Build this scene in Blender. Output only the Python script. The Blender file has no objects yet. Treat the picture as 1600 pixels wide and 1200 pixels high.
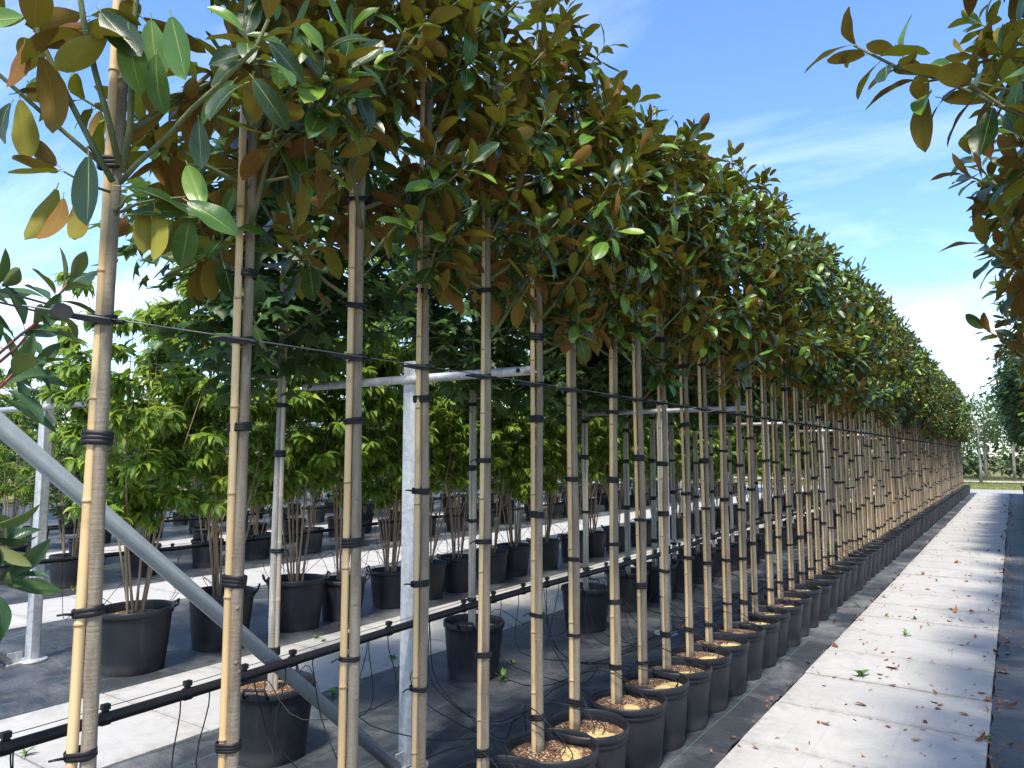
import bpy, math, random
import numpy as np
from mathutils import Matrix, Vector

# ------------------------------------------------------------------ camera, world, sun, exposure
scene = bpy.context.scene
COL = scene.collection
CAM_H = 1.6
F_PX, VX, VY = 1155.0, 1583.0, 711.0
PITCH = math.atan((VY-600)/F_PX)
YAW = math.atan((VX-800)/math.hypot(F_PX, VY-600))
FW = Vector((-math.sin(YAW)*math.cos(PITCH), math.cos(YAW)*math.cos(PITCH), math.sin(PITCH)))
RT = Vector((math.cos(YAW), math.sin(YAW), 0))
UP = RT.cross(FW)
cam_d = bpy.data.cameras.new('camera')
cam_d.sensor_width = 36; cam_d.lens = F_PX/1600*36
cam_d.clip_start = 0.05; cam_d.clip_end = 2000
cam = bpy.data.objects.new('camera', cam_d); COL.objects.link(cam)
m = Matrix.Identity(4)
for i in range(3):
    m[i][0] = RT[i]; m[i][1] = UP[i]; m[i][2] = -FW[i]
m[0][3], m[1][3], m[2][3] = 0, 0, CAM_H
cam.matrix_world = m
scene.camera = cam

SUN_EL, SUN_ROT = 60.0, 160.0           # almost along the rows, behind the camera, through thin cirrus
SUN_DIR = Vector((math.sin(math.radians(SUN_ROT))*math.cos(math.radians(SUN_EL)),
                  math.cos(math.radians(SUN_ROT))*math.cos(math.radians(SUN_EL)),
                  math.sin(math.radians(SUN_EL))))
world = bpy.data.worlds.new('World'); scene.world = world; world.use_nodes = True
wn, wl = world.node_tree.nodes, world.node_tree.links
wn.clear()
sky = wn.new('ShaderNodeTexSky'); sky.sky_type = 'NISHITA'; sky.sun_disc = False
sky.sun_elevation = math.radians(SUN_EL); sky.sun_rotation = math.radians(SUN_ROT)
sky.altitude = 20; sky.air_density = 1.0; sky.dust_density = 0.6; sky.ozone_density = 3.5
tc = wn.new('ShaderNodeTexCoord')
sep = wn.new('ShaderNodeSeparateXYZ'); wl.new(tc.outputs['Generated'], sep.inputs[0])
def wmath(op, a, b=None, clamp=False):
    n = wn.new('ShaderNodeMath'); n.operation = op; n.use_clamp = clamp
    for i, v in enumerate((a, b)):
        if v is None: continue
        if isinstance(v, (int, float)): n.inputs[i].default_value = v
        else: wl.new(v, n.inputs[i])
    return n.outputs[0]
zup = wmath('MAXIMUM', sep.outputs[2], 0.0)
den = wmath('ADD', zup, 0.16)
cmb = wn.new('ShaderNodeCombineXYZ')
wl.new(wmath('DIVIDE', sep.outputs[0], den), cmb.inputs[0]); wl.new(wmath('DIVIDE', sep.outputs[1], den), cmb.inputs[1])
mp = wn.new('ShaderNodeMapping'); wl.new(cmb.outputs[0], mp.inputs[0])
mp.inputs['Rotation'].default_value = (0, 0, 0.6); mp.inputs['Scale'].default_value = (0.55, 1.5, 1); mp.inputs['Location'].default_value = (3.1, 1.7, 0)
n1 = wn.new('ShaderNodeTexNoise'); n1.inputs['Scale'].default_value = 1.1; n1.inputs['Detail'].default_value = 8; n1.inputs['Roughness'].default_value = 0.62
n1.inputs['Distortion'].default_value = 0.6
wl.new(mp.outputs[0], n1.inputs[0])
thin = wn.new('ShaderNodeMapRange'); wl.new(n1.outputs[0], thin.inputs[0])
thin.inputs[1].default_value = 0.46; thin.inputs[2].default_value = 0.85; thin.inputs[3].default_value = 0; thin.inputs[4].default_value = 0.42
n2 = wn.new('ShaderNodeTexNoise'); n2.inputs['Scale'].default_value = 1.15; n2.inputs['Detail'].default_value = 7; n2.inputs['Roughness'].default_value = 0.55
wl.new(cmb.outputs[0], n2.inputs[0])
cum = wn.new('ShaderNodeMapRange'); wl.new(n2.outputs[0], cum.inputs[0])
cum.inputs[1].default_value = 0.49; cum.inputs[2].default_value = 0.66
low = wn.new('ShaderNodeMapRange'); wl.new(zup, low.inputs[0])
low.inputs[1].default_value = 0.36; low.inputs[2].default_value = 0.12
cloud = wmath('MAXIMUM', thin.outputs[0], wmath('MULTIPLY', cum.outputs[0], low.outputs[0]), True)
mix = wn.new('ShaderNodeMix'); mix.data_type = 'RGBA'
hs = wn.new('ShaderNodeHueSaturation'); hs.inputs['Saturation'].default_value = 1.13; hs.inputs['Hue'].default_value = 0.503; wl.new(sky.outputs[0], hs.inputs['Color'])
wl.new(cloud, mix.inputs[0]); wl.new(hs.outputs[0], mix.inputs[6]); mix.inputs[7].default_value = (6.0, 6.3, 6.7, 1)
bg = wn.new('ShaderNodeBackground'); wl.new(mix.outputs[2], bg.inputs[0]); bg.inputs[1].default_value = 0.14
wo = wn.new('ShaderNodeOutputWorld'); wl.new(bg.outputs[0], wo.inputs[0])

sun_d = bpy.data.lights.new('sun', 'SUN'); sun_d.energy = 3.0; sun_d.angle = math.radians(8); sun_d.color = (1.0, 0.92, 0.80)
sun = bpy.data.objects.new('sun', sun_d); COL.objects.link(sun)
sun.rotation_euler = SUN_DIR.to_track_quat('Z', 'Y').to_euler(); sun.location = (5, -6, 12)

scene.view_settings.view_transform = 'Standard'; scene.view_settings.look = 'None'
scene.view_settings.gamma = 1; scene.view_settings.use_curve_mapping = False
scene.view_settings.exposure = 1.28
scene.render.engine = 'CYCLES'
scene.cycles.max_bounces = 7; scene.cycles.diffuse_bounces = 4; scene.cycles.glossy_bounces = 3
scene.cycles.transmission_bounces = 4; scene.cycles.transparent_max_bounces = 4
scene.cycles.use_denoising = True
scene.cycles.sample_clamp_indirect = 6

# ------------------------------------------------------------------ pixel helper (1600x1200 photo) used only to measure positions
CAMV = Vector((0, 0, CAM_H))
def ray(x, y): return (FW*F_PX + RT*(x-800) - UP*(y-600))
def at_depth(x, y, d):
    v = ray(x, y); return CAMV + v*(d/F_PX)
def on_plane(x, y, X):
    v = ray(x, y); return CAMV + v*(X/v.x)

# ------------------------------------------------------------------ materials
MATS = {}
class NT:
    def __init__(s, name):
        s.m = bpy.data.materials.new(name); s.m.use_nodes = True
        s.n, s.l = s.m.node_tree.nodes, s.m.node_tree.links
        s.n.clear(); s.out = s.n.new('ShaderNodeOutputMaterial')
    def node(s, t, **kw):
        n = s.n.new(t)
        for k, v in kw.items(): setattr(n, k, v)
        return n
    def put(s, sock, v):
        if isinstance(v, (int, float)): sock.default_value = v
        elif isinstance(v, tuple): sock.default_value = v if len(v) == 4 or sock.type == 'VECTOR' else (*v, 1)
        else: s.l.new(v, sock)
    def math(s, op, a, b=None, c=None, clamp=False):
        n = s.node('ShaderNodeMath', operation=op, use_clamp=clamp)
        for i, v in enumerate((a, b, c)):
            if v is not None: s.put(n.inputs[i], v)
        return n.outputs[0]
    def mix(s, f, a, b, blend='MIX'):
        n = s.node('ShaderNodeMix', data_type='RGBA', blend_type=blend)
        s.put(n.inputs[0], f); s.put(n.inputs[6], a); s.put(n.inputs[7], b); return n.outputs[2]
    def rng(s, v, a, b, c=0.0, d=1.0):
        n = s.node('ShaderNodeMapRange'); s.put(n.inputs[0], v)
        for i, x in enumerate((a, b, c, d)): s.put(n.inputs[i+1], x)
        return n.outputs[0]
    def noise(s, vec, scale, detail=4, rough=0.55, dist=0.0):
        n = s.node('ShaderNodeTexNoise'); 
        if vec is not None: s.l.new(vec, n.inputs[0])
        n.inputs['Scale'].default_value = scale; n.inputs['Detail'].default_value = detail
        n.inputs['Roughness'].default_value = rough; n.inputs['Distortion'].default_value = dist
        return n.outputs[0]
    def scaled(s, vec, sc):
        n = s.node('ShaderNodeMapping'); s.l.new(vec, n.inputs[0]); n.inputs['Scale'].default_value = sc; return n.outputs[0]
    def ramp(s, f, stops):
        n = s.node('ShaderNodeValToRGB'); s.put(n.inputs[0], f)
        e = n.color_ramp.elements
        while len(e) < len(stops): e.new(0.5)
        for k, (p, c) in zip(e, stops): k.position = p; k.color = (*c, 1)
        return n.outputs[0]
    def bump(s, h, strength=0.3, dist=0.01):
        n = s.node('ShaderNodeBump'); s.put(n.inputs['Strength'], strength); n.inputs['Distance'].default_value = dist
        s.l.new(h, n.inputs['Height']); return n.outputs[0]
    def prin(s, col, rough=0.6, spec=0.5, normal=None, metal=0.0):
        n = s.node('ShaderNodeBsdfPrincipled'); s.put(n.inputs['Base Color'], col); s.put(n.inputs['Roughness'], rough)
        s.put(n.inputs['Specular IOR Level'], spec); s.put(n.inputs['Metallic'], metal)
        if normal is not None: s.l.new(normal, n.inputs['Normal'])
        return n.outputs[0]
    def done(s, surf):
        s.l.new(surf, s.out.inputs[0]); return s.m
    @property
    def obj(s): return s.node('ShaderNodeTexCoord').outputs['Object']
    @property
    def pos(s): return s.node('ShaderNodeNewGeometry').outputs['Position']
    @property
    def orand(s): return s.node('ShaderNodeObjectInfo').outputs['Random']

def leaf_mat(name, tops, unders, rib, rough_top, rough_un, trans, trans_col, vein=22.0, ribw=0.022):
    t = NT(name)
    uv = t.node('ShaderNodeUVMap').outputs[0]
    sp = t.node('ShaderNodeSeparateXYZ'); t.l.new(uv, sp.inputs[0])
    u = t.math('ABSOLUTE', t.math('SUBTRACT', sp.outputs[0], 0.5)); v = sp.outputs[1]
    at = t.node('ShaderNodeAttribute', attribute_name='lv').outputs['Fac']
    r = t.math('FRACT', t.math('ADD', at, t.orand))
    r2 = t.math('FRACT', t.math('MULTIPLY', r, 7.31))
    mott = t.noise(t.obj, 9, 3)
    top = t.mix(t.rng(mott, 0.3, 0.7, 0.0, 0.07), t.ramp(r, tops), t.ramp(r2, tops))
    und = t.mix(t.rng(mott, 0.3, 0.7, 0.0, 0.18), t.ramp(r, unders), t.ramp(r2, unders))
    back = t.node('ShaderNodeNewGeometry').outputs['Backfacing']
    ribm = t.math('LESS_THAN', u, t.math('MULTIPLY', t.math('SUBTRACT', 1.15, v), ribw))
    col = t.mix(back, top, und)
    col = t.mix(t.math('MULTIPLY', ribm, t.rng(back, 0, 1, 0.75, 0.18)), col, rib)
    ph = t.math('MULTIPLY', t.math('SUBTRACT', v, t.math('MULTIPLY', u, 0.7)), vein*6.283)
    vb = t.math('ADD', t.math('MULTIPLY', t.math('SINE', ph), 0.5), t.math('MULTIPLY', mott, 1.6))
    nrm = t.bump(vb, 0.16, 0.002)
    rough = t.math('ADD', t.rng(back, 0, 1, rough_top, rough_un), t.math('MULTIPLY', mott, 0.12))
    p = t.prin(col, rough, t.rng(back, 0, 1, 0.42, 0.12), nrm)
    tr = t.node('ShaderNodeBsdfTranslucent'); t.put(tr.inputs[0], t.mix(0.5, top, trans_col))
    ms = t.node('ShaderNodeMixShader'); ms.inputs[0].default_value = trans
    t.l.new(p, ms.inputs[1]); t.l.new(tr.outputs[0], ms.inputs[2])
    return t.done(ms.outputs[0])

MATS['mag_leaf'] = leaf_mat('magnolia_leaf',
    [(0.0, (0.013, 0.036, 0.011)), (0.45, (0.024, 0.062, 0.014)), (0.7, (0.048, 0.115, 0.016)), (0.9, (0.10, 0.20, 0.02)), (1.0, (0.17, 0.28, 0.025))],
    [(0.0, (0.135, 0.060, 0.018)), (0.35, (0.19, 0.095, 0.024)), (0.58, (0.18, 0.115, 0.025)), (0.78, (0.17, 0.145, 0.026)), (0.92, (0.22, 0.21, 0.03)), (1.0, (0.28, 0.30, 0.04))],
    (0.36, 0.36, 0.10), 0.22, 0.62, 0.13, (0.34, 0.36, 0.02))
MATS['gum_leaf'] = leaf_mat('sweetgum_leaf',
    [(0.0, (0.025, 0.062, 0.025)), (0.7, (0.045, 0.10, 0.035)), (1.0, (0.08, 0.16, 0.04))],
    [(0.0, (0.06, 0.11, 0.045)), (1.0, (0.10, 0.17, 0.06))],
    (0.10, 0.17, 0.06), 0.40, 0.6, 0.25, (0.20, 0.32, 0.04), vein=8)
MATS['seven_leaf'] = leaf_mat('arching_shrub_leaf',
    [(0.0, (0.055, 0.12, 0.02)), (0.35, (0.12, 0.23, 0.030)), (0.75, (0.22, 0.33, 0.038)), (1.0, (0.33, 0.41, 0.055))],
    [(0.0, (0.10, 0.18, 0.045)), (1.0, (0.20, 0.28, 0.07))],
    (0.22, 0.30, 0.08), 0.45, 0.6, 0.42, (0.42, 0.55, 0.05), vein=7)
MATS['ever_leaf'] = leaf_mat('evergreen_shrub_leaf',
    [(0.0, (0.03, 0.068, 0.028)), (0.6, (0.05, 0.10, 0.04)), (1.0, (0.10, 0.17, 0.06))],
    [(0.0, (0.07, 0.11, 0.05)), (1.0, (0.12, 0.17, 0.08))],
    (0.12, 0.16, 0.06), 0.4, 0.6, 0.2, (0.2, 0.3, 0.05), vein=8)
MATS['laurel_leaf'] = leaf_mat('red_stalked_leaf',
    [(0.0, (0.022, 0.060, 0.032)), (0.6, (0.04, 0.095, 0.040)), (1.0, (0.08, 0.15, 0.04))],
    [(0.0, (0.10, 0.125, 0.05)), (1.0, (0.15, 0.17, 0.06))],
    (0.12, 0.17, 0.06), 0.28, 0.5, 0.18, (0.22, 0.30, 0.04), vein=9)
MATS['far_leaf'] = leaf_mat('far_tree_leaf',
    [(0.0, (0.035, 0.075, 0.022)), (1.0, (0.08, 0.14, 0.045))], [(0.0, (0.06, 0.10, 0.05)), (1.0, (0.10, 0.14, 0.07))],
    (0.15, 0.2, 0.1), 0.5, 0.6, 0.3, (0.25, 0.35, 0.08), vein=6)

def bark_mat(name, c0, c1, c2, ring=True, sc=1.0):
    t = NT(name); o = t.obj
    # each copy looks up another stretch of the noise
    ad = t.node('ShaderNodeVectorMath', operation='ADD'); t.l.new(o, ad.inputs[0])
    cx = t.node('ShaderNodeCombineXYZ'); t.l.new(t.math('MULTIPLY', t.orand, 37.0), cx.inputs[2]); t.l.new(cx.outputs[0], ad.inputs[1]); o = ad.outputs[0]
    a = t.noise(t.scaled(o, (60*sc, 60*sc, 7*sc)), 1, 5, 0.6)
    b = t.noise(t.scaled(o, (9, 9, 2.4)), 1, 3)
    rg = t.noise(t.scaled(o, (14, 14, 120)), 1, 3)
    sp = t.noise(o, 190, 2)
    col = t.ramp(t.math('ADD', t.math('MULTIPLY', a, 0.5), t.math('MULTIPLY', b, 0.5)), [(0.30, c0), (0.5, c1), (0.70, c2)])
    col = t.mix(t.math('MULTIPLY', t.math('GREATER_THAN', sp, 0.66), 0.3), col, (0.46, 0.42, 0.35))
    col = t.mix(t.rng(t.noise(o, 6, 3), 0.52, 0.7, 0, 0.45), col, (0.23, 0.24, 0.15))
    h = t.math('ADD', a, t.math('MULTIPLY', rg, 0.8 if ring else 0.1))
    return t.done(t.prin(col, 0.8, 0.25, t.bump(h, 0.7, 0.004)))
MATS['bark'] = bark_mat('magnolia_bark', (0.11, 0.085, 0.062), (0.21, 0.17, 0.125), (0.32, 0.27, 0.21))
MATS['branch'] = bark_mat('green_twig_bark', (0.05, 0.065, 0.03), (0.10, 0.12, 0.05), (0.19, 0.17, 0.08), False)
MATS['gum_bark'] = bark_mat('grey_bark', (0.16, 0.15, 0.13), (0.30, 0.285, 0.25), (0.45, 0.43, 0.39))
MATS['stem_bark'] = bark_mat('tan_stem_bark', (0.13, 0.085, 0.05), (0.26, 0.18, 0.11), (0.42, 0.32, 0.21), False)
MATS['red_stem'] = NT('red_stem'); MATS['red_stem'] = MATS['red_stem'].done(MATS['red_stem'].prin((0.20, 0.05, 0.04), 0.55))

def simple(name, fn):
    t = NT(name); MATS[name] = t.done(fn(t))
def bamboo(t, base=(0.68, 0.48, 0.25), alt=(0.56, 0.36, 0.16)):
    o = t.obj
    ad = t.node('ShaderNodeVectorMath', operation='ADD'); t.l.new(o, ad.inputs[0])
    cx = t.node('ShaderNodeCombineXYZ'); t.l.new(t.math('MULTIPLY', t.orand, 23.0), cx.inputs[2]); t.l.new(cx.outputs[0], ad.inputs[1]); o = ad.outputs[0]
    a = t.noise(t.scaled(o, (45, 45, 1.1)), 1, 4)
    b = t.noise(t.scaled(o, (160, 160, 5)), 1, 3)
    c = t.noise(o, 9, 4)
    col = t.mix(t.rng(a, 0.38, 0.68), base, alt)
    col = t.mix(t.rng(b, 0.5, 0.75, 0, 0.35), col, (0.68, 0.52, 0.28))
    col = t.mix(t.rng(c, 0.56, 0.70, 0, 0.5), col, (0.26, 0.19, 0.10))
    col = t.mix(t.rng(t.orand, 0, 1, 0.0, 0.30), col, (0.42, 0.30, 0.16))
    return t.prin(col, 0.42, 0.4, t.bump(b, 0.2, 0.002))
simple('bamboo', bamboo)
simple('bamboo_node', lambda t: t.prin(t.mix(t.noise(t.obj, 80), (0.22, 0.13, 0.055), (0.42, 0.28, 0.13)), 0.6))
def greycane(t):
    return bamboo(t, (0.42, 0.38, 0.33), (0.27, 0.24, 0.20))
simple('grey_cane', greycane)
def blackplastic(t, c=(0.006, 0.006, 0.007), rough=0.42):
    n = t.noise(t.obj, 60, 4)
    return t.prin(t.mix(n, c, tuple(x*1.8+0.002 for x in c)), t.rng(n, 0.3, 0.7, rough, rough+0.15), 0.3)
simple('tie_black', blackplastic)
simple('pipe_black', lambda t: blackplastic(t, (0.007, 0.007, 0.008), 0.42))
def potmat(t):
    o = t.obj
    ad = t.node('ShaderNodeVectorMath', operation='ADD'); t.l.new(o, ad.inputs[0])
    cx = t.node('ShaderNodeCombineXYZ'); t.l.new(t.math('MULTIPLY', t.orand, 11.0), cx.inputs[0]); t.l.new(cx.outputs[0], ad.inputs[1]); q = ad.outputs[0]
    n = t.noise(q, 3.5, 5, 0.6); f = t.noise(q, 140, 3); st = t.noise(t.scaled(q, (16, 16, 2.0)), 1, 4)
    sz = t.node('ShaderNodeSeparateXYZ'); t.l.new(o, sz.inputs[0])
    col = t.mix(t.rng(n, 0.4, 0.7), (0.010, 0.0115, 0.015), (0.018, 0.020, 0.025))
    col = t.mix(t.rng(st, 0.58, 0.78, 0, 0.35), col, (0.06, 0.06, 0.058))
    splash = t.math('MULTIPLY', t.rng(sz.outputs[2], 0.10, 0.0), t.rng(n, 0.35, 0.65))
    col = t.mix(t.math('MULTIPLY', splash, 0.7), col, (0.10, 0.095, 0.085))
    return t.prin(col, t.rng(n, 0.3, 0.7, 0.40, 0.56), 0.32, t.bump(f, 0.12, 0.002))
simple('pot_plastic', potmat)
def soil(t):
    o = t.pos
    v = t.node('ShaderNodeTexVoronoi'); v.inputs['Scale'].default_value = 130; t.l.new(o, v.inputs[0])
    sc = t.node('ShaderNodeSeparateColor'); t.l.new(v.outputs['Color'], sc.inputs[0])
    col = t.ramp(sc.outputs[0], [(0.0, (0.05, 0.025, 0.014)), (0.45, (0.15, 0.075, 0.04)), (0.72, (0.27, 0.16, 0.09)), (0.86, (0.48, 0.36, 0.22)), (1.0, (0.60, 0.52, 0.40))])
    col = t.mix(t.rng(t.noise(o, 9, 3), 0.45, 0.6, 0, 0.6), col, (0.11, 0.06, 0.035))
    return t.prin(col, 0.9, 0.2, t.bump(v.outputs['Distance'], 0.9, 0.01))
simple('soil', soil)
def fert(t):
    v = t.node('ShaderNodeTexVoronoi'); v.inputs['Scale'].default_value = 260; t.l.new(t.pos, v.inputs[0])
    sc = t.node('ShaderNodeSeparateColor'); t.l.new(v.outputs['Color'], sc.inputs[0])
    col = t.ramp(sc.outputs[0], [(0.0, (0.36, 0.24, 0.08)), (0.5, (0.58, 0.44, 0.17)), (1.0, (0.72, 0.60, 0.32))])
    return t.prin(col, 0.8, 0.3, t.bump(v.outputs['Distance'], 0.8, 0.006))
simple('fertiliser', fert)
def galv(t):
    o = t.obj
    v = t.node('ShaderNodeTexVoronoi'); v.inputs['Scale'].default_value = 45; t.l.new(o, v.inputs[0])
    sc = t.node('ShaderNodeSeparateColor'); t.l.new(v.outputs['Color'], sc.inputs[0])
    st = t.noise(t.scaled(o, (30, 30, 3)), 1, 4)
    col = t.mix(sc.outputs[0], (0.40, 0.41, 0.42), (0.55, 0.56, 0.57))
    col = t.mix(t.rng(st, 0.5, 0.75, 0, 0.6), col, (0.68, 0.69, 0.69))
    return t.prin(col, t.rng(st, 0.3, 0.7, 0.42, 0.62), 0.5, None, 0.55)
simple('galvanised', galv)
simple('galv_tube', lambda t: t.prin(t.mix(t.noise(t.scaled(t.obj, (20, 20, 2)), 1, 5), (0.27, 0.31, 0.33), (0.42, 0.46, 0.48)), 0.38, 0.5, None, 0.35))
simple('wire_steel', lambda t: t.prin((0.16, 0.17, 0.17), 0.45, 0.5, None, 0.7))
simple('label_white', lambda t: t.prin(t.mix(t.noise(t.obj, 30), (0.70, 0.72, 0.74), (0.80, 0.81, 0.82)), 0.5))
simple('orange_tape', lambda t: t.prin((0.65, 0.16, 0.04), 0.5))
simple('green_tape', lambda t: t.prin((0.03, 0.22, 0.13), 0.5))
def concrete(t):
    p = t.pos
    a = t.noise(p, 1.3, 5, 0.6); b = t.noise(p, 14, 5, 0.65); f = t.noise(p, 170, 3, 0.7)
    br = t.noise(t.scaled(p, (3, 60, 1)), 1, 4, 0.6)
    col = t.mix(t.rng(a, 0.3, 0.7), (0.37, 0.365, 0.35), (0.44, 0.435, 0.42))
    col = t.mix(t.rng(t.orand, 0, 1, 0, 0.35), col, (0.33, 0.33, 0.33))
    col = t.mix(t.rng(b, 0.45, 0.75, 0, 0.35), col, (0.29, 0.28, 0.26))
    col = t.mix(t.rng(br, 0.5, 0.8, 0, 0.3), col, (0.47, 0.46, 0.44))
    col = t.mix(t.rng(f, 0.62, 0.72, 0, 0.5), col, (0.20, 0.19, 0.18))
    so = t.node('ShaderNodeSeparateXYZ'); t.l.new(t.obj, so.inputs[0])
    edge = t.math('MAXIMUM', t.rng(t.math('ABSOLUTE', so.outputs[1]), .31, .39), t.rng(t.math('ABSOLUTE', so.outputs[0]), .46, .60))
    col = t.mix(t.math('MULTIPLY', t.math('MULTIPLY', edge, t.rng(b, .38, .62)), .55), col, (0.20, 0.185, 0.15))
    big = t.noise(p, 2.6, 6, 0.7, 1.2)
    col = t.mix(t.rng(big, .50, .68, 0, .40), col, (0.25, 0.245, 0.235))
    tyre = t.noise(t.scaled(p, (22, .5, 1)), 1, 4, 0.6)
    col = t.mix(t.rng(tyre, .58, .75, 0, .28), col, (0.22, 0.215, 0.21))
    stain = t.noise(p, 4.5, 4, 0.5, 0.8)
    col = t.mix(t.rng(stain, 0.62, 0.74, 0, 0.4), col, (0.36, 0.32, 0.25))
    return t.prin(col, 0.85, 0.25, t.bump(t.math('ADD', f, t.math('MULTIPLY', br, 0.7)), 0.35, 0.003))
simple('concrete', concrete)
simple('joint_dirt', lambda t: t.prin(t.mix(t.noise(t.pos, 30, 4), (0.018, 0.016, 0.013), (0.06, 0.05, 0.036)), 0.95, 0.1))
def fabric(t):
    p = t.pos
    sx = t.node('ShaderNodeSeparateXYZ'); t.l.new(p, sx.inputs[0])
    a = t.noise(p, 1.1, 6, 0.62, 0.4); b = t.noise(p, 5.5, 5, 0.65); c = t.noise(p, 45, 3, 0.6)
    col = t.mix(t.rng(b, 0.3, 0.7), (0.024, 0.028, 0.034), (0.044, 0.049, 0.057))
    dust = t.math('MULTIPLY', t.rng(a, 0.46, 0.70), t.rng(c, 0.25, 0.7, 0.5, 1.0))
    col = t.mix(t.math('MULTIPLY', dust, 0.9), col, (0.20, 0.205, 0.205))
    wet = t.noise(p, 2.2, 3, 0.5, 0.7)
    col = t.mix(t.rng(wet, 0.60, 0.66, 0, 0.6), col, (0.014, 0.015, 0.017))
    moss = t.noise(t.scaled(p, (1, 1, 1)), 3.1, 5, 0.7)
    col = t.mix(t.rng(moss, 0.62, 0.72, 0, 0.6), col, (0.085, 0.085, 0.045))
    ln = t.math('ABSOLUTE', t.math('SUBTRACT', t.math('FRACT', t.math('DIVIDE', t.math('ADD', sx.outputs[0], 101.53), 0.26)), 0.5))
    col = t.mix(t.math('MULTIPLY', t.math('LESS_THAN', ln, 0.008), 0.42), col, (0.10, 0.27, 0.25))
    wv = t.math('ADD', t.math('SINE', t.math('MULTIPLY', sx.outputs[0], 1500.0)), t.math('SINE', t.math('MULTIPLY', sx.outputs[1], 1500.0)))
    wr = t.noise(t.scaled(p, (2.2, 6, 1)), 1, 5, 0.6, 0.8)
    h = t.math('ADD', t.math('MULTIPLY', wr, 14.0), t.math('MULTIPLY', wv, 0.06))
    return t.prin(col, t.rng(dust, 0, 1, 0.45, 0.8), 0.5, t.bump(h, 0.5, 0.004))
simple('ground_fabric', fabric)
def earth(t):
    p = t.pos
    a = t.noise(p, 0.35, 5); b = t.noise(p, 6, 5)
    col = t.mix(t.rng(a, 0.4, 0.6), (0.10, 0.12, 0.035), (0.20, 0.19, 0.075))
    col = t.mix(t.rng(b, 0.45, 0.75, 0, 0.6), col, (0.29, 0.25, 0.15))
    return t.prin(col, 0.95, 0.15, t.bump(b, 0.8, 0.03))
simple('earth', earth)
simple('grass', lambda t: t.prin(t.mix(t.noise(t.pos, 3, 3), (0.09, 0.14, 0.03), (0.22, 0.24, 0.07)), 0.7, 0.2))
simple('pale_track', lambda t: t.prin(t.mix(t.noise(t.pos, 1.5, 5), (0.42, 0.39, 0.31), (0.56, 0.53, 0.45)), 0.95, 0.1))
def dryleaf(t):
    r = t.orand
    col = t.ramp(r, [(0.0, (0.11, 0.045, 0.02)), (0.4, (0.25, 0.09, 0.03)), (0.75, (0.38, 0.16, 0.055)), (1.0, (0.42, 0.26, 0.12))])
    n = t.noise(t.obj, 40, 4)
    return t.prin(t.mix(t.rng(n, 0.45, 0.7, 0, 0.6), col, (0.09, 0.04, 0.022)), 0.6, 0.3, t.bump(n, 0.5, 0.002))
simple('dry_leaf', dryleaf)
simple('weed_green', lambda t: t.prin(t.mix(t.noise(t.pos, 60, 2), (0.06, 0.13, 0.02), (0.14, 0.25, 0.04)), 0.5, 0.3))

# ------------------------------------------------------------------ mesh builders
class MB:
    """collects pieces and builds ONE mesh"""
    def __init__(s): s.v = []; s.f = []; s.uv = []; s.lv = []; s.n = 0
    def add(s, v, f, uv=None, lv=0.0):
        v = np.asarray(v, dtype=np.float32)
        s.v.append(v); s.f.extend([[i+s.n for i in q] for q in f]); s.n += len(v)
        s.uv.append(np.zeros((len(v), 2), np.float32) if uv is None else uv)
        s.lv.append(np.full(len(v), lv, np.float32))
    def mesh(s, name, mat, smooth=True):
        me = bpy.data.meshes.new(name)
        V = np.concatenate(s.v)
        me.from_pydata(V.tolist(), [], s.f)
        uv = np.concatenate(s.uv); lay = me.uv_layers.new(name='UVMap')
        li = np.empty(len(me.loops), np.int32); me.loops.foreach_get('vertex_index', li)
        lay.data.foreach_set('uv', uv[li].ravel())
        a = me.attributes.new('lv', 'FLOAT', 'POINT'); a.data.foreach_set('value', np.concatenate(s.lv))
        me.materials.append(MATS[mat])
        if smooth: me.polygons.foreach_set('use_smooth', [True]*len(me.polygons))
        me.update()
        return me
    def tube(s, pts, rad, n=8, cap=True):
        P = [Vector(p) for p in pts]; k = len(P)
        if not hasattr(rad, '__len__'): rad = [rad]*k
        V = []; ref = None
        for i in range(k):
            d = (P[min(i+1, k-1)]-P[max(i-1, 0)]).normalized()
            if ref is None:
                ref = Vector((1, 0, 0)) if abs(d.x) < 0.8 else Vector((0, 1, 0))
            a = (ref - d*ref.dot(d)).normalized(); b = d.cross(a); ref = a
            for j in range(n):
                th = 2*math.pi*j/n
                V.append(P[i] + a*(math.cos(th)*rad[i]) + b*(math.sin(th)*rad[i]))
        F = [[i*n+j, i*n+(j+1) % n, (i+1)*n+(j+1) % n, (i+1)*n+j] for i in range(k-1) for j in range(n)]
        if cap: F.append(list(range(n))[::-1]); F.append([(k-1)*n+j for j in range(n)])
        s.add([tuple(v) for v in V], F); return s
    def box(s, c, h, rot=None):
        V = [Vector((x*h[0], y*h[1], z*h[2])) for x in (-1, 1) for y in (-1, 1) for z in (-1, 1)]
        if rot is not None: V = [rot @ v for v in V]
        V = [v+Vector(c) for v in V]
        s.add([tuple(v) for v in V], [[0, 1, 3, 2], [4, 6, 7, 5], [0, 4, 5, 1], [2, 3, 7, 6], [0, 2, 6, 4], [1, 5, 7, 3]]); return s
    def lathe(s, prof, n=32, squash=None):
        V = []; k = len(prof)
        for r, z in prof:
            for j in range(n):
                th = 2*math.pi*j/n; V.append((r*math.cos(th), r*math.sin(th), z))
        F = [[i*n+j, i*n+(j+1) % n, (i+1)*n+(j+1) % n, (i+1)*n+j] for i in range(k-1) for j in range(n)]
        s.add(V, F); return s

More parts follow.
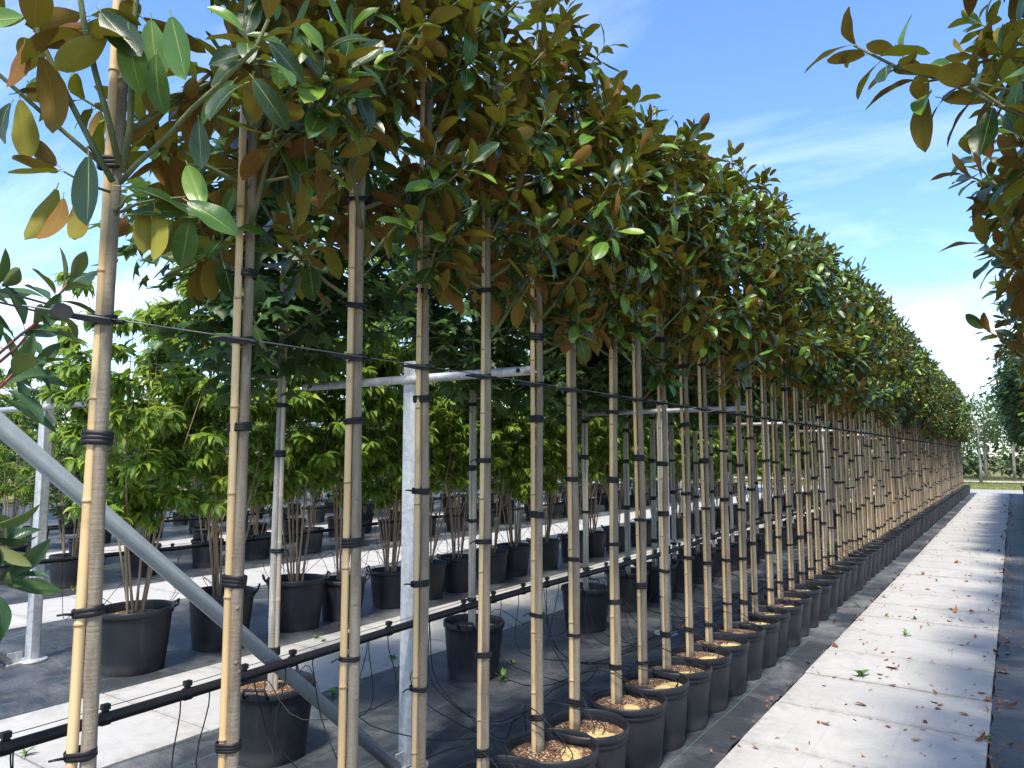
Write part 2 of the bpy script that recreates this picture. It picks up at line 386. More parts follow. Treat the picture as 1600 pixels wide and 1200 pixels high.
def obj(name, me, parent=None, loc=None, rotz=0, kind=None):
    o = bpy.data.objects.new(name, me); COL.objects.link(o)
    if parent: o.parent = parent
    if loc is not None: o.location = loc
    if rotz: o.rotation_euler = (0, 0, rotz)
    if kind: o['kind'] = kind
    return o
def tag(o, label, cat, group=None):
    o['label'] = label; o['category'] = cat
    if group: o['group'] = group
    return o
def empty(name, loc, rotz=0):
    o = obj(name, None, None, loc, rotz); o.empty_display_size = 0.1; return o
def struct(name, me, loc=None):
    o = obj(name, me, None, loc); o['kind'] = 'structure'; return o

# ---- leaf templates: base at the origin, blade along +Y, upper face +Z
def leaf_template(L, W, droop, fold, wave, seed, ny=8, nx=4, sharp=0.8, petiole=0.10, wide=0.9, twist=0.0):
    rg = random.Random(seed); V = []; U = []; F = []
    ph = rg.uniform(0, 6)
    for i in range(ny+1):
        t = i/ny
        w = W*0.5*max(0.0, math.sin(math.pi*t**wide))**sharp
        if i == 0: w = 0.006*L/0.16
        if i == ny: w = 0.002
        # the blade arches
        ang = droop*t
        y = L*(math.sin(ang)/droop if abs(droop) > 1e-3 else t) if True else 0
        z = -L*((1-math.cos(ang))/droop if abs(droop) > 1e-3 else 0)
        for j in range(nx+1):
            s = j/nx*2-1
            x = s*w
            zz = z + abs(s)**1.3*w*fold + wave*w*math.sin(t*11+ph+s*1.5)*abs(s)
            tw = twist*t
            V.append((x*math.cos(tw)-(zz-z)*math.sin(tw), petiole*L+y, z+(zz-z)*math.cos(tw)+x*math.sin(tw)))
            U.append((j/nx, t))
    for i in range(ny):
        for j in range(nx):
            a = i*(nx+1)+j; F.append([a, a+1, a+nx+2, a+nx+1])
    if petiole > 0.02:
        b = len(V); r = 0.010*L
        for y, z in ((0, 0), (petiole*L*1.02, 0.001)):
            V += [(-r, y, z), (0, y, z+r), (r, y, z), (0, y, z-r)]; U += [(0.5, 0.0)]*4
        for j in range(4): F.append([b+j, b+(j+1) % 4, b+4+(j+1) % 4, b+4+j])
    return np.array(V, np.float32), F, np.array(U, np.float32)
def star_template(L, seed):
    rg = random.Random(seed); pts = [(0, 0)]
    tips = [(-100, .62), (-52, .88), (0, 1.0), (52, .88), (100, .62)]
    for k, (a, r) in enumerate(tips):
        if k: pts.append(((a+tips[k-1][0])/2, .40))
        pts.append((a-9, r*.70)); pts.append((a, r)); pts.append((a+9, r*.70))
    V = [(0, 0, 0)]; U = [(0.5, 0.1)]
    for a, r in pts[1:]:
        th = math.radians(a); x, y = L*.55*r*math.sin(th), L*(.25+.55*r*math.cos(th))
        V.append((x, y, -0.25*abs(x)-0.18*y*y/L+rg.uniform(-.006, .006))); U.append((0.5+0.4*r*math.sin(th), 0.3+.5*r*math.cos(th)))
    V.append((0, L*.25, 0.004)); U.append((0.5, 0.25)); c = len(V)-1
    F = [[c, i, i+1] for i in range(1, c-1)]+[[c, 0, 1], [c, c-1, 0]]
    F = [f[::-1] for f in F]
    return np.array(V, np.float32), F, np.array(U, np.float32)
R_ = random.Random(7)
MAG_T = [leaf_template(1.0, R_.uniform(.40, .50), R_.uniform(-.35, 1.0), R_.uniform(.05, .5), R_.uniform(.02, .14), k, 9, 4, R_.uniform(.50, .64), 0.12, R_.uniform(1.0, 1.2), R_.uniform(-.35, .35)) for k in range(12)]
def template_mesh(tp, name, mat, lv):
    b = MB(); b.add(tp[0], tp[1], tp[2], lv); return b.mesh(name, mat)
MAG_M = [template_mesh(t, 'magnolia_leaf', 'mag_leaf', 0.083*k) for k, t in enumerate(MAG_T)]
SEV_T = [leaf_template(1.0, R_.uniform(.26, .35), R_.uniform(.8, 1.7), R_.uniform(.3, .7), .05, 40+k, 5, 2, .85, 0.08, .78) for k in range(5)]
EVER_T = [leaf_template(1.0, R_.uniform(.36, .5), R_.uniform(.1, .8), R_.uniform(.2, .5), .04, 60+k, 3, 2, .8, 0.05, .9) for k in range(4)]
LAUR_T = [leaf_template(1.0, R_.uniform(.33, .42), R_.uniform(.2, .8), R_.uniform(.25, .6), .04, 80+k, 8, 4, .85, 0.16, .95) for k in range(5)]
LAUR_M = [template_mesh(t, 'shrub_leaf', 'laurel_leaf', 0.19*k) for k, t in enumerate(LAUR_T)]
STAR_T = [star_template(1.0, k) for k in range(4)]
DRY_T = [leaf_template(1.0, R_.uniform(.38, .5), R_.uniform(-1.6, 1.2), R_.uniform(-.6, .9), .15, 90+k, 6, 4, .75, 0.1, 1.0, R_.uniform(-.6, .6)) for k in range(6)]
DRY_M = [template_mesh(t, 'fallen_leaf', 'dry_leaf', 0.1*k) for k, t in enumerate(DRY_T)]

def frame(pos, d, n, size):
    """matrix that puts a leaf template at pos, blade along d, upper face towards n"""
    d = d.normalized(); n = n - d*n.dot(d)
    if n.length < 1e-4: n = d.orthogonal()
    n.normalize(); x = d.cross(n)
    M = Matrix.Identity(4)
    for i in range(3):
        M[i][0] = x[i]*size; M[i][1] = d[i]*size; M[i][2] = n[i]*size; M[i][3] = pos[i]
    return M
def join_leaves(leaves, temps, name, mat, rg):
    """leaves: list of (matrix, template index)"""
    b = MB()
    for M, k in leaves:
        v, f, uv = temps[k]
        A = np.array([[M[i][j] for j in range(3)] for i in range(3)], np.float32); o = np.array([M[i][3] for i in range(3)], np.float32)
        b.add(v @ A.T + o, f, uv, rg.random())
    return b.mesh(name, mat)

def whorl(pos, ax, rg, n, Lmin, Lmax, ntemp, out, spread=(28, 100), back=0.16, droop=0.75):
    ax = ax.normalized(); a = ax.orthogonal().normalized(); b = ax.cross(a); ph = rg.uniform(0, 6.28)
    for i in range(n):
        t = (i+0.5)/n
        th = math.radians(spread[0]+(spread[1]-spread[0])*t**0.8 + rg.uniform(-12, 12))
        e = a*math.cos(ph+i*2.4)+b*math.sin(ph+i*2.4)
        d = ax*math.cos(th)+e*math.sin(th)
        nn = ax*math.sin(th)-e*math.cos(th)
        dr = rg.uniform(0, droop)*t*1.6
        d = d+Vector((0, 0, -1))*dr
        nn = nn+Vector((rg.gauss(0, .18), rg.gauss(0, .18), .25))+e*(.7*dr)
        out.append((frame(pos-ax*(back*t), d, nn, rg.uniform(Lmin, Lmax)*(0.8+0.25*t)), rg.randrange(ntemp)))

def magnolia_crown(seed, zb=2.15, zt=3.75, rx=.38, ry=.32, nb=15, lean=(0, 0)):
    """returns leaves [(matrix, k)], branch polylines [(pts, radii)] grouped by main branch"""
    rg = random.Random(seed); leaves = []; groups = []
    def env(z):
        s = min(1, max(0, (z-zb+.12)/(zt-zb+.12))); return max(.12, math.sin(math.pi*(s**.78)*.94+.10))**.55
    for i in range(nb):
        s = (i+.5)/nb
        z0 = zb-.12 + (zt-zb-.30)*s + rg.uniform(-.05, .05)
        az = i*2.399+rg.uniform(-.5, .5)+seed
        z1 = z0 + rg.uniform(.12, .42)
        e = env(z1)*rg.uniform(.72, 1.05)
        end = Vector((math.cos(az)*rx*e, math.sin(az)*ry*e, min(z1, zt)))
        st = Vector((lean[0]*s, lean[1]*s, z0))
        mid = st.lerp(end, .5)+Vector((rg.gauss(0, .02), rg.gauss(0, .02), -.04))
        pts = [st, mid, end]; poly = [((1-t)**2*st+2*t*(1-t)*mid+t*t*end) for t in (0, .2, .4, .6, .8, 1)]
        g = [(poly, [.0085, .0075, .0065, .0058, .005, .004])]
        dend = (poly[-1]-poly[-2]).normalized()
        ax = (dend+Vector((0, 0, rg.uniform(.1, .7)))).normalized()
        dp = 1.1 if z0 < zb+.55 else (.8 if z0 < zb+1.0 else .45)
        whorl(end+ax*.02, ax, rg, rg.randint(10, 13), .105, .158, 12, leaves, (22, 92), .16, dp)
        for q in range(rg.randint(2, 3)):
            t = rg.uniform(.3, .92); k = min(4, int(t*5)); p = poly[k].lerp(poly[k+1], t*5-k)
            d = (dend+Vector((rg.gauss(0, .8), rg.gauss(0, .8), rg.uniform(-.35, .7)))).normalized()
            ln = rg.uniform(.10, .24); tip = p+d*ln+Vector((0, 0, .03))
            g.append(([p, p+d*ln*.5, tip], [.0045, .004, .0032]))
            ax2 = (d+Vector((0, 0, .35))).normalized()
            whorl(tip+ax2*.015, ax2, rg, rg.randint(8, 12), .095, .152, 12, leaves, (22, 92), .14, dp)
        groups.append(g)
    top = Vector((lean[0], lean[1], zt-.06))
    groups.append([([Vector((lean[0]*.8, lean[1]*.8, zt-.4)), top-Vector((0, 0, .2)), top], [.010, .007, .004])])
    whorl(top, Vector((rg.gauss(0, .15), rg.gauss(0, .15), 1)), rg, 11, .13, .19, 12, leaves)
    return leaves, groups

def gum_crown(seed, zb=2.1, zt=3.9, R=.66, n=2300, Lr=(.11, .165)):
    rg = random.Random(seed); L = []; G = []
    for i in range(26):
        s = (i+.5)/26; z0 = zb-.1+(zt-zb-.4)*s; az = i*2.4+rg.uniform(-.4, .4)
        e = math.sin(math.pi*min(.97, s*.85+.12))**.6*R*rg.uniform(.7, 1.02)
        end = Vector((math.cos(az)*e, math.sin(az)*e, min(zt, z0+rg.uniform(.1, .45))))
        st = Vector((0, 0, z0)); mid = st.lerp(end, .5)+Vector((0, 0, -.05))
        G.append([([st, mid, end], [.010, .007, .003])])
        for k in range(n//26):
            t = rg.uniform(.25, 1.08); p = st.lerp(end, min(t, 1.02))+Vector([max(-.17, min(.17, rg.gauss(0, .10))) for _ in range(3)])
            d = Vector((end.x+rg.gauss(0, .45), end.y+rg.gauss(0, .45), rg.uniform(-.9, .1)))
            nn = Vector((end.x*.7+rg.gauss(0, .3), end.y*.7+rg.gauss(0, .3), 1.0))
            L.append((frame(p, d, nn, rg.uniform(*Lr)), rg.randrange(4)))
    return L, G

# ------------------------------------------------------------------ shared part meshes
def trunk_mesh(seed, zt, r0=.0195, r1=.0115, mat='bark', wob=.005, name='trunk', knots=10):
    rg = random.Random(seed); b = MB(); pts = []; rad = []
    ph, ph2 = rg.uniform(0, 6), rg.uniform(0, 6); n = 34
    for i in range(n+1):
        t = i/n; z = .25+(zt-.25)*t
        pts.append((wob*math.sin(z*3.1+ph)*min(1, z), wob*.7*math.sin(z*2.3+ph2), z))
        rad.append((r0+(r1-r0)*t)*(1+rg.uniform(-.05, .05)) * (1.25 if i == 0 else 1))
    b.tube(pts, rad, 10)
    for k in range(knots):                                  # pruning scars
        z = rg.uniform(.5, zt-.2); i = int((z-.25)/(zt-.25)*n); p = pts[i]; a = rg.uniform(0, 6.28); r = rad[i]
        c = Vector((p[0]+math.cos(a)*r*.8, p[1]+math.sin(a)*r*.8, z)); d = Vector((math.cos(a), math.sin(a), .25))
        b.tube([c-d*.004, c+d*.003, c+d*.0055], [.0085, .007, .002], 7)
    return b.mesh(name, mat)
def cane_mesh(seed, zt, r=.0122, mat='bamboo'):
    rg = random.Random(seed); b = MB(); z = .22; pts = []; rad = []; nodes = []
    lx, ly = rg.uniform(-.002, .002), rg.uniform(-.002, .002)
    while z < zt:
        seg = rg.uniform(.24, .40); z1 = min(zt, z+seg); rr = r*(1-.18*(z/zt))
        for zz, k in ((z, 1.0), (z+.012, .97), ((z+z1)/2, .96), (z1-.012, .98), (z1-.004, 1.10)):
            pts.append((lx*math.sin(zz*2)*2, ly*math.sin(zz*2.4)*2, zz)); rad.append(rr*k)
        nodes.append((pts[-1], rr)); z = z1
    b.tube(pts, rad, 12)
    me = b.mesh('bamboo_cane', mat)
    nb = MB()
    for (p, rr) in nodes: nb.tube([(p[0], p[1], p[2]-.0035), (p[0], p[1], p[2]+.0025)], [rr*1.13, rr*1.13], 12)
    return me, nb.mesh('cane_node', 'bamboo_node')
def stadium(c0, r0, c1, r1, n=7):
    """outline round two discs in the XY plane"""
    d = Vector(c1)-Vector(c0); a = math.atan2(d.y, d.x); P = []
    for k in range(n): th = a+math.pi/2+math.pi*k/(n-1); P.append((c0[0]+r0*math.cos(th), c0[1]+r0*math.sin(th)))
    for k in range(n): th = a-math.pi/2+math.pi*k/(n-1); P.append((c1[0]+r1*math.cos(th), c1[1]+r1*math.sin(th)))
    return P
PAIR = .0255                                                # cane centre to trunk centre
def tie_mesh(seed, wraps=3, w=.0055, tail=True, rc=.0140, rt=.0192):
    rg = random.Random(seed); b = MB()
    for k in range(wraps):
        P = stadium((-PAIR, 0), rc, (0, 0), rt); z = (k-(wraps-1)/2)*w*1.5; tl = rg.uniform(-.03, .03)
        n = len(P); V = []; F = []
        for off, dz in ((0, -w), (.003, -w*.55), (.003, w*.55), (0, w)):
            cx = sum(p[0] for p in P)/n
            for (x, y) in P:
                q = Vector((x-cx, y)); q = q*(1+off/max(q.length, .001))
                V.append((q.x+cx, q.y, z+dz+tl*q.x))
        for i in range(3):
            for j in range(n): F.append([i*n+j, i*n+(j+1) % n, (i+1)*n+(j+1) % n, (i+1)*n+j])
        b.add(V, F)
    if tail:
        b.tube([(-PAIR-.012, -.010, 0), (-PAIR-.026, -.016, .004), (-PAIR-.040, -.018, rg.uniform(-.02, .012))], [.0035, .003, .0025], 5)
    return b.mesh('tie', 'tie_black')
TIES = [tie_mesh(k, (3, 2, 3, 2)[k], (.0062, .0066, .0072, .0058)[k], k in (1, 3)) for k in range(4)]
TRUNKS = [trunk_mesh(100+k, 3.45) for k in range(8)]
CANES = [cane_mesh(200+k, 3.2+.1*k) for k in range(6)]
GUMTRUNKS = [trunk_mesh(300+k, 3.3, .021, .012, 'gum_bark', .006) for k in range(4)]
GREYCANES = [cane_mesh(320+k, 2.6, .0135, 'grey_cane') for k in range(3)]

def wire_tie_mesh():
    b = MB(); P = stadium((-PAIR, 0), .016, (0, 0), .021); n = len(P); V = []; F = []
    for z in (-.013, .013):
        for (x, y) in P: V.append((x, y, z+x*.25))
    for j in range(n): F.append([j, (j+1) % n, n+(j+1) % n, n+j])
    b.add(V, F)
    # strap that runs out to the wire
    b.add([(-PAIR-.016, -.020, -.014), (-PAIR-.016, -.020, .014), (.010, -.024, -.020), (.010, -.024, .006), (-PAIR-.075, -.022, -.002), (-PAIR-.075, -.022, .006),
           (-PAIR-.016, -.024, -.014), (-PAIR-.016, -.024, .014), (.010, -.028, -.020), (.010, -.028, .006), (-PAIR-.075, -.025, -.002), (-PAIR-.075, -.025, .006)],
          [[0, 2, 3, 1], [4, 0, 1, 5], [6, 7, 9, 8], [10, 11, 7, 6], [1, 3, 9, 7], [5, 1, 7, 11], [0, 6, 8, 2], [4, 10, 6, 0], [4, 5, 11, 10], [2, 8, 9, 3]])
    b.tube([(.018, -.022, -.010), (.036, -.022, -.010), (.040, -.022, -.002)], [.008, .010, .004], 6)
    return b.mesh('wire_tie', 'tie_black', False)
WIRETIE = wire_tie_mesh()

def pot_meshes(R, H, n=44, handles=True, step=True, seed=0):
    t = .006; rb = R*.80
    prof = [(rb*.2, .004), (rb*.97, .002), (rb, .010)]
    for k in range(1, 6): prof.append((rb+(R*.945-rb)*k/6, H*.80*k/6))
    prof += [(R*.935, H*.80), (R*.94, H*.815), (R*.965, H*.825), (R*.968, H*.885)] if step else [(R*.94, H*.80), (R*.95, H*.885)]
    prof += [(R*.955, H*.89), (R*.94, H*.95)]
    inner = [(R*.94, H*.95), (R*.925, H*.90), (R*.90, H*.7), (rb-t, .03)]
    b = MB().lathe(prof+inner, n)
    body = b.mesh('pot', 'pot_plastic')
    rim = MB().lathe([(R*.955, H*.885), (R*.995, H*.895), (R*1.004, H*.93), (R*1.0, H*.975), (R*.985, H*.998), (R*.965, H*1.0), (R*.945, H*.985), (R*.932, H*.93), (R*.928, H*.89)], n).mesh('rim', 'pot_plastic')
    hd = None
    if handles:
        hb = MB().tube([(R*.98, -.06, H*.95), (R*1.07, -.06, H*.99), (R*1.10, -.052, H*1.07), (R*1.10, .052, H*1.07), (R*1.07, .06, H*.99), (R*.98, .06, H*.95)], .009, 8)
        hd = hb.mesh('handle', 'pot_plastic')
    rg = random.Random(seed); sb = MB(); rings = 8; m_ = 26; V = [(0, 0, H*.86+.012)]
    rs = R*.918
    for i in range(1, rings+1):
        for j in range(m_):
            th = 2*math.pi*j/m_; r = rs*i/rings
            V.append((r*math.cos(th), r*math.sin(th), H*.845+.014*(1-(i/rings)**2)+rg.uniform(-.005, .006)*(1 if i < rings else .4)))
    F = [[0, 1+j, 1+(j+1) % m_] for j in range(m_)]
    for i in range(rings-1):
        for j in range(m_): F.append([1+i*m_+j, 1+(i+1)*m_+j, 1+(i+1)*m_+(j+1) % m_, 1+i*m_+(j+1) % m_])
    sb.add(V, F)
    so = sb.mesh('soil', 'soil', False)
    return dict(body=body, rim=rim, handle=hd, soil=so, R=R, H=H)
def mound_mesh(seed):
    rg = random.Random(seed); V = [(0, 0, .022)]; m_ = 14
    for i in range(1, 5):
        for j in range(m_):
            th = 2*math.pi*j/m_; r = .075*i/4*(1+.35*math.sin(2*th+seed)+rg.uniform(-.15, .15))
            V.append((r*math.cos(th), r*math.sin(th), .022*(1-(i/4)**1.3)+rg.uniform(-.003, .003)-.003*(i == 4)))
    F = [[0, 1+j, 1+(j+1) % m_] for j in range(m_)]
    for i in range(3):
        for j in range(m_): F.append([1+i*m_+j, 1+(i+1)*m_+j, 1+(i+1)*m_+(j+1) % m_, 1+i*m_+(j+1) % m_])
    b = MB(); b.add(V, F); return b.mesh('fertiliser_grains', 'fertiliser', False)
MOUNDS = [mound_mesh(k) for k in range(3)]
POT_MAG = pot_meshes(.200, .345, 48, False, True, 1)
POT_GUM = pot_meshes(.228, .40, 48, True, False, 2)
POT_BIG = pot_meshes(.272, .46, 48, True, False, 3)
POT_MID = pot_meshes(.222, .40, 40, True, False, 4)
POT_LOW = pot_meshes(.19, .30, 28, False, False, 5)

def add_pot(root, P, rg, offset=(0, 0), scale=1.0, fert=False, hrot=None, detail=True):
    p = obj('pot', P['body'], root, (offset[0], offset[1], 0)); p.rotation_euler = (0, 0, rg.uniform(0, 6.28)); p.scale = (scale*rg.uniform(.97, 1.03), scale*rg.uniform(.97, 1.03), scale*rg.uniform(.96, 1.03)); p.rotation_euler.x = rg.uniform(-.015, .015); p.rotation_euler.y = rg.uniform(-.015, .015)
    obj('rim', P['rim'], p)
    obj('soil', P['soil'], p)
    if P['handle'] and detail:
        a = rg.uniform(0, 3.1) if hrot is None else hrot
        for k in (0, math.pi): h = obj('handle', P['handle'], p); h.rotation_euler = (0, 0, a+k-p.rotation_euler.z)
    if fert:
        q = obj('fertiliser_grains', MOUNDS[rg.randrange(3)], p); th = rg.uniform(-.9, .4)-p.rotation_euler.z
        q.location = (.085*math.cos(th), .085*math.sin(th), P['H']*.86+.004)
    return p

# ------------------------------------------------------------------ setting: ground, walkways, fabric
def sheet(name, x0, x1, y0, y1, z, mat, nx=1, ny=1, wob=0.0, seed=0, edge=0.0):
    rg = random.Random(seed); V = []; F = []
    for i in range(nx+1):
        for j in range(ny+1):
            x = x0+(x1-x0)*i/nx; y = y0+(y1-y0)*j/ny
            if edge and i in (0, nx): x += rg.uniform(-edge, edge)
            V.append((x, y, z+(rg.uniform(-wob, wob) if wob else 0)))
    for i in range(nx):
        for j in range(ny):
            a = i*(ny+1)+j; F.append([a, a+ny+1, a+ny+2, a+1])
    b = MB(); b.add(V, F); return b.mesh(name, mat)
Y0, Y1 = -3.0, 37.3
struct('ground', sheet('ground', -600, 600, -300, 900, -.035, 'earth'))
STRIPS = [(-3.93, -1.36, 'ground_fabric'), (-7.72, -5.12, 'ground_fabric'), (-11.95, -8.95, 'ground_fabric'), (-17.0, -13.15, 'ground_fabric'), (-26.0, -18.2, 'ground_fabric'), (-.19, 2.6, 'ground_fabric')]
for k, (a, b_, mt) in enumerate(STRIPS):
    struct('ground_fabric', sheet('ground_fabric', a, b_, Y0, Y1, .006, mt, 26, 190, .0035, k, .012))
slab_y = .785
def slab_mesh(w, seed):
    rg = random.Random(seed); h = slab_y/2-.0055; b = MB(); c = .0015; z0, z1 = -.05, 0.0
    V = [(-w/2, -h, z0), (w/2, -h, z0), (w/2, h, z0), (-w/2, h, z0), (-w/2, -h, z1-c), (w/2, -h, z1-c), (w/2, h, z1-c), (-w/2, h, z1-c),
         (-w/2+c, -h+c, z1), (w/2-c, -h+c, z1), (w/2-c, h-c, z1), (-w/2+c, h-c, z1)]
    F = [[0, 3, 2, 1]]+[[i, (i+1) % 4, 4+(i+1) % 4, 4+i] for i in range(4)]+[[4+i, 4+(i+1) % 4, 8+(i+1) % 4, 8+i] for i in range(4)]+[[8, 9, 10, 11]]
    b.add(V, F); return b.mesh('slab', 'concrete', False)
def walkway(xa, xb, seed, ymax=Y1, ymin=Y0, name='path'):
    rg = random.Random(seed)
    base = struct(name, sheet(name, xa-.03, xb+.03, ymin, ymax, -.02, 'joint_dirt'))
    w = xb-xa; me = slab_mesh(w, seed); y = 5.07+slab_y/2; ys = []
    while y > ymin+.4: y -= slab_y
    while y < ymax-.3: ys.append(y); y += slab_y
    for y in ys:
        k = round((y-5.07-slab_y/2)/slab_y)
        o = obj('slab', me, base, ((xa+xb)/2+rg.uniform(-.006, .006), y, .012+rg.uniform(-.002, .002)))
        o.rotation_euler = (rg.uniform(-.002, .002), rg.uniform(-.002, .002), rg.uniform(-.003, .003))
        if k % 7 == 0: o.scale = (1, .976, 1)
walkway(-1.35, -.20, 1)
walkway(-5.13, -3.94, 2)
walkway(-8.95, -7.73, 3)
walkway(-13.15, -11.96, 4)
struct('cross_road', sheet('cross_road', -40, 20, 37.45, 41.5, -.012, 'concrete', 20, 4))
struct('dirt_track', sheet('dirt_track', -40, 30, 52, 55, -.015, 'pale_track', 20, 2))

# ------------------------------------------------------------------ long row of magnolias
ROWX = -1.80
YS = [0.92, 1.31, 1.75, 2.09, 2.48, 2.89, 3.22, 3.67, 4.01, 4.36, 4.75, 5.12, 5.53, 5.91, 6.26]
rr = random.Random(11)
while YS[-1] < 36.4: YS.append(YS[-1]+.385+rr.uniform(-.035, .035))
N_NEAR = 13
CAMXY = Vector((0, 0, CAM_H))
VARS = []
for k in range(7):
    L, G = magnolia_crown(500+k, 2.15, 3.95, .40, .36, 15)
    b = MB()
    for g in G:
        for pts, rd in g: b.tube(pts, rd, 5, False)
    VARS.append((join_leaves(L, MAG_T, 'crown', 'mag_leaf', random.Random(k)), b.mesh('branch_frame', 'branch')))
ORD = ['first', 'second', 'third', 'fourth', 'fifth', 'sixth', 'seventh', 'eighth', 'ninth', 'tenth', 'eleventh', 'twelfth', 'thirteenth', 'fourteenth', 'fifteenth', 'sixteenth', 'seventeenth', 'eighteenth', 'nineteenth', 'twentieth']
def magnolia(i, x, y, near, rg, zb, zt, label, group, seed, ties=True, extra=None, nleaf=290, nb=15, hscale=1.0, rx=.38):
    root = empty('potted_magnolia_tree', (x, y, 0))
    tag(root, label, 'tree', group)
    add_pot(root, POT_MAG, rg, (.055, .01), 1.0, fert=(rg.random() < .75))
    az = YAW+math.pi*0+rg.uniform(-.35, .35)                # direction cane -> trunk, along the wire or so
    tr = obj('trunk', TRUNKS[rg.randrange(8)], root)
    tr.rotation_euler = (0, 0, rg.uniform(0, 6.28)); tr.scale = (rg.uniform(.9, 1.1),)*2+(zt/3.75,)
    co = Vector((-math.cos(az)*PAIR, -math.sin(az)*PAIR, 0))
    cm, cn = CANES[rg.randrange(6)]
    c = obj('bamboo_cane', cm, root, co); c.rotation_euler = (rg.uniform(-.004, .004), rg.uniform(-.004, .004), rg.uniform(0, 6.28)); c.scale = (rg.uniform(.88, 1.12),)*2+(1,)
    nd = obj('cane_node', cn, c); nd['kind'] = 'stuff'
    z = rg.uniform(.42, .52)
    while z < 2.6:
        if not (1.86 < z < 1.99):
            t = obj('tie', TIES[rg.randrange(4)], root, (0, 0, z)); t.rotation_euler = (rg.uniform(-.12, .12), rg.uniform(-.12, .12), az)
            t.scale = (1.08, 1.15, rg.uniform(.8, 1.05))
        z += rg.uniform(.30, .46)
    w = obj('wire_tie', WIRETIE, root, (0, 0, 1.925)); w.rotation_euler = (0, 0, az); w.scale = (.92, 1, .72)
    if not near:
        cr, bf = VARS[rg.randrange(7)]
        o = obj('crown', cr, root, (0, 0, 2.15*(1-hscale)+(zb-2.15))); o['kind'] = 'stuff'
        o.rotation_euler = (0, 0, rg.choice((0, math.pi))+rg.uniform(-.5, .5)); o.scale = (rg.uniform(.92, 1.1), rg.uniform(.92, 1.1), hscale)
        p = obj('branch_frame', bf, o); p['kind'] = 'stuff'
        return root
    L, G = magnolia_crown(seed, zb, zt, rx, .32, nb)
    if extra:
        L = [q for q in L if (q[0].translation+Vector((x, y, 0))-CAMXY-ray(205, 300)*(1.75/F_PX)).dot(RT) > -.02 or rg.random() < .04]
        G = [g for g in G if (Vector(g[0][0][-1])+Vector((x, y, 0))-CAMXY-ray(195, 300)*(1.75/F_PX)).dot(RT) > -.02]
        extra(L, G)
    # the leaves nearest to the viewer show largest: each its own piece
    base = Vector((x, y, 0))
    order = sorted(range(len(L)), key=lambda q: (L[q][0].translation+base-CAMXY).length)
    mine, rest = order[:nleaf], order[nleaf:]
    if rest: cr = obj('crown', join_leaves([L[q] for q in rest], MAG_T, 'crown', 'mag_leaf', rg), root)
    else: cr = obj('crown', join_leaves([L[mine.pop()]], MAG_T, 'crown', 'mag_leaf', rg), root)
    cr['kind'] = 'stuff'
    for q in mine:
        M, k = L[q]; o = bpy.data.objects.new('leaf', MAG_M[k]); COL.objects.link(o); o.parent = cr; o.matrix_basis = M
    for g in G:
        b = MB()
        for pts, rd in g: b.tube(pts, rd, 7, True)
        obj('branch', b.mesh('branch', 'branch'), root)
    return root

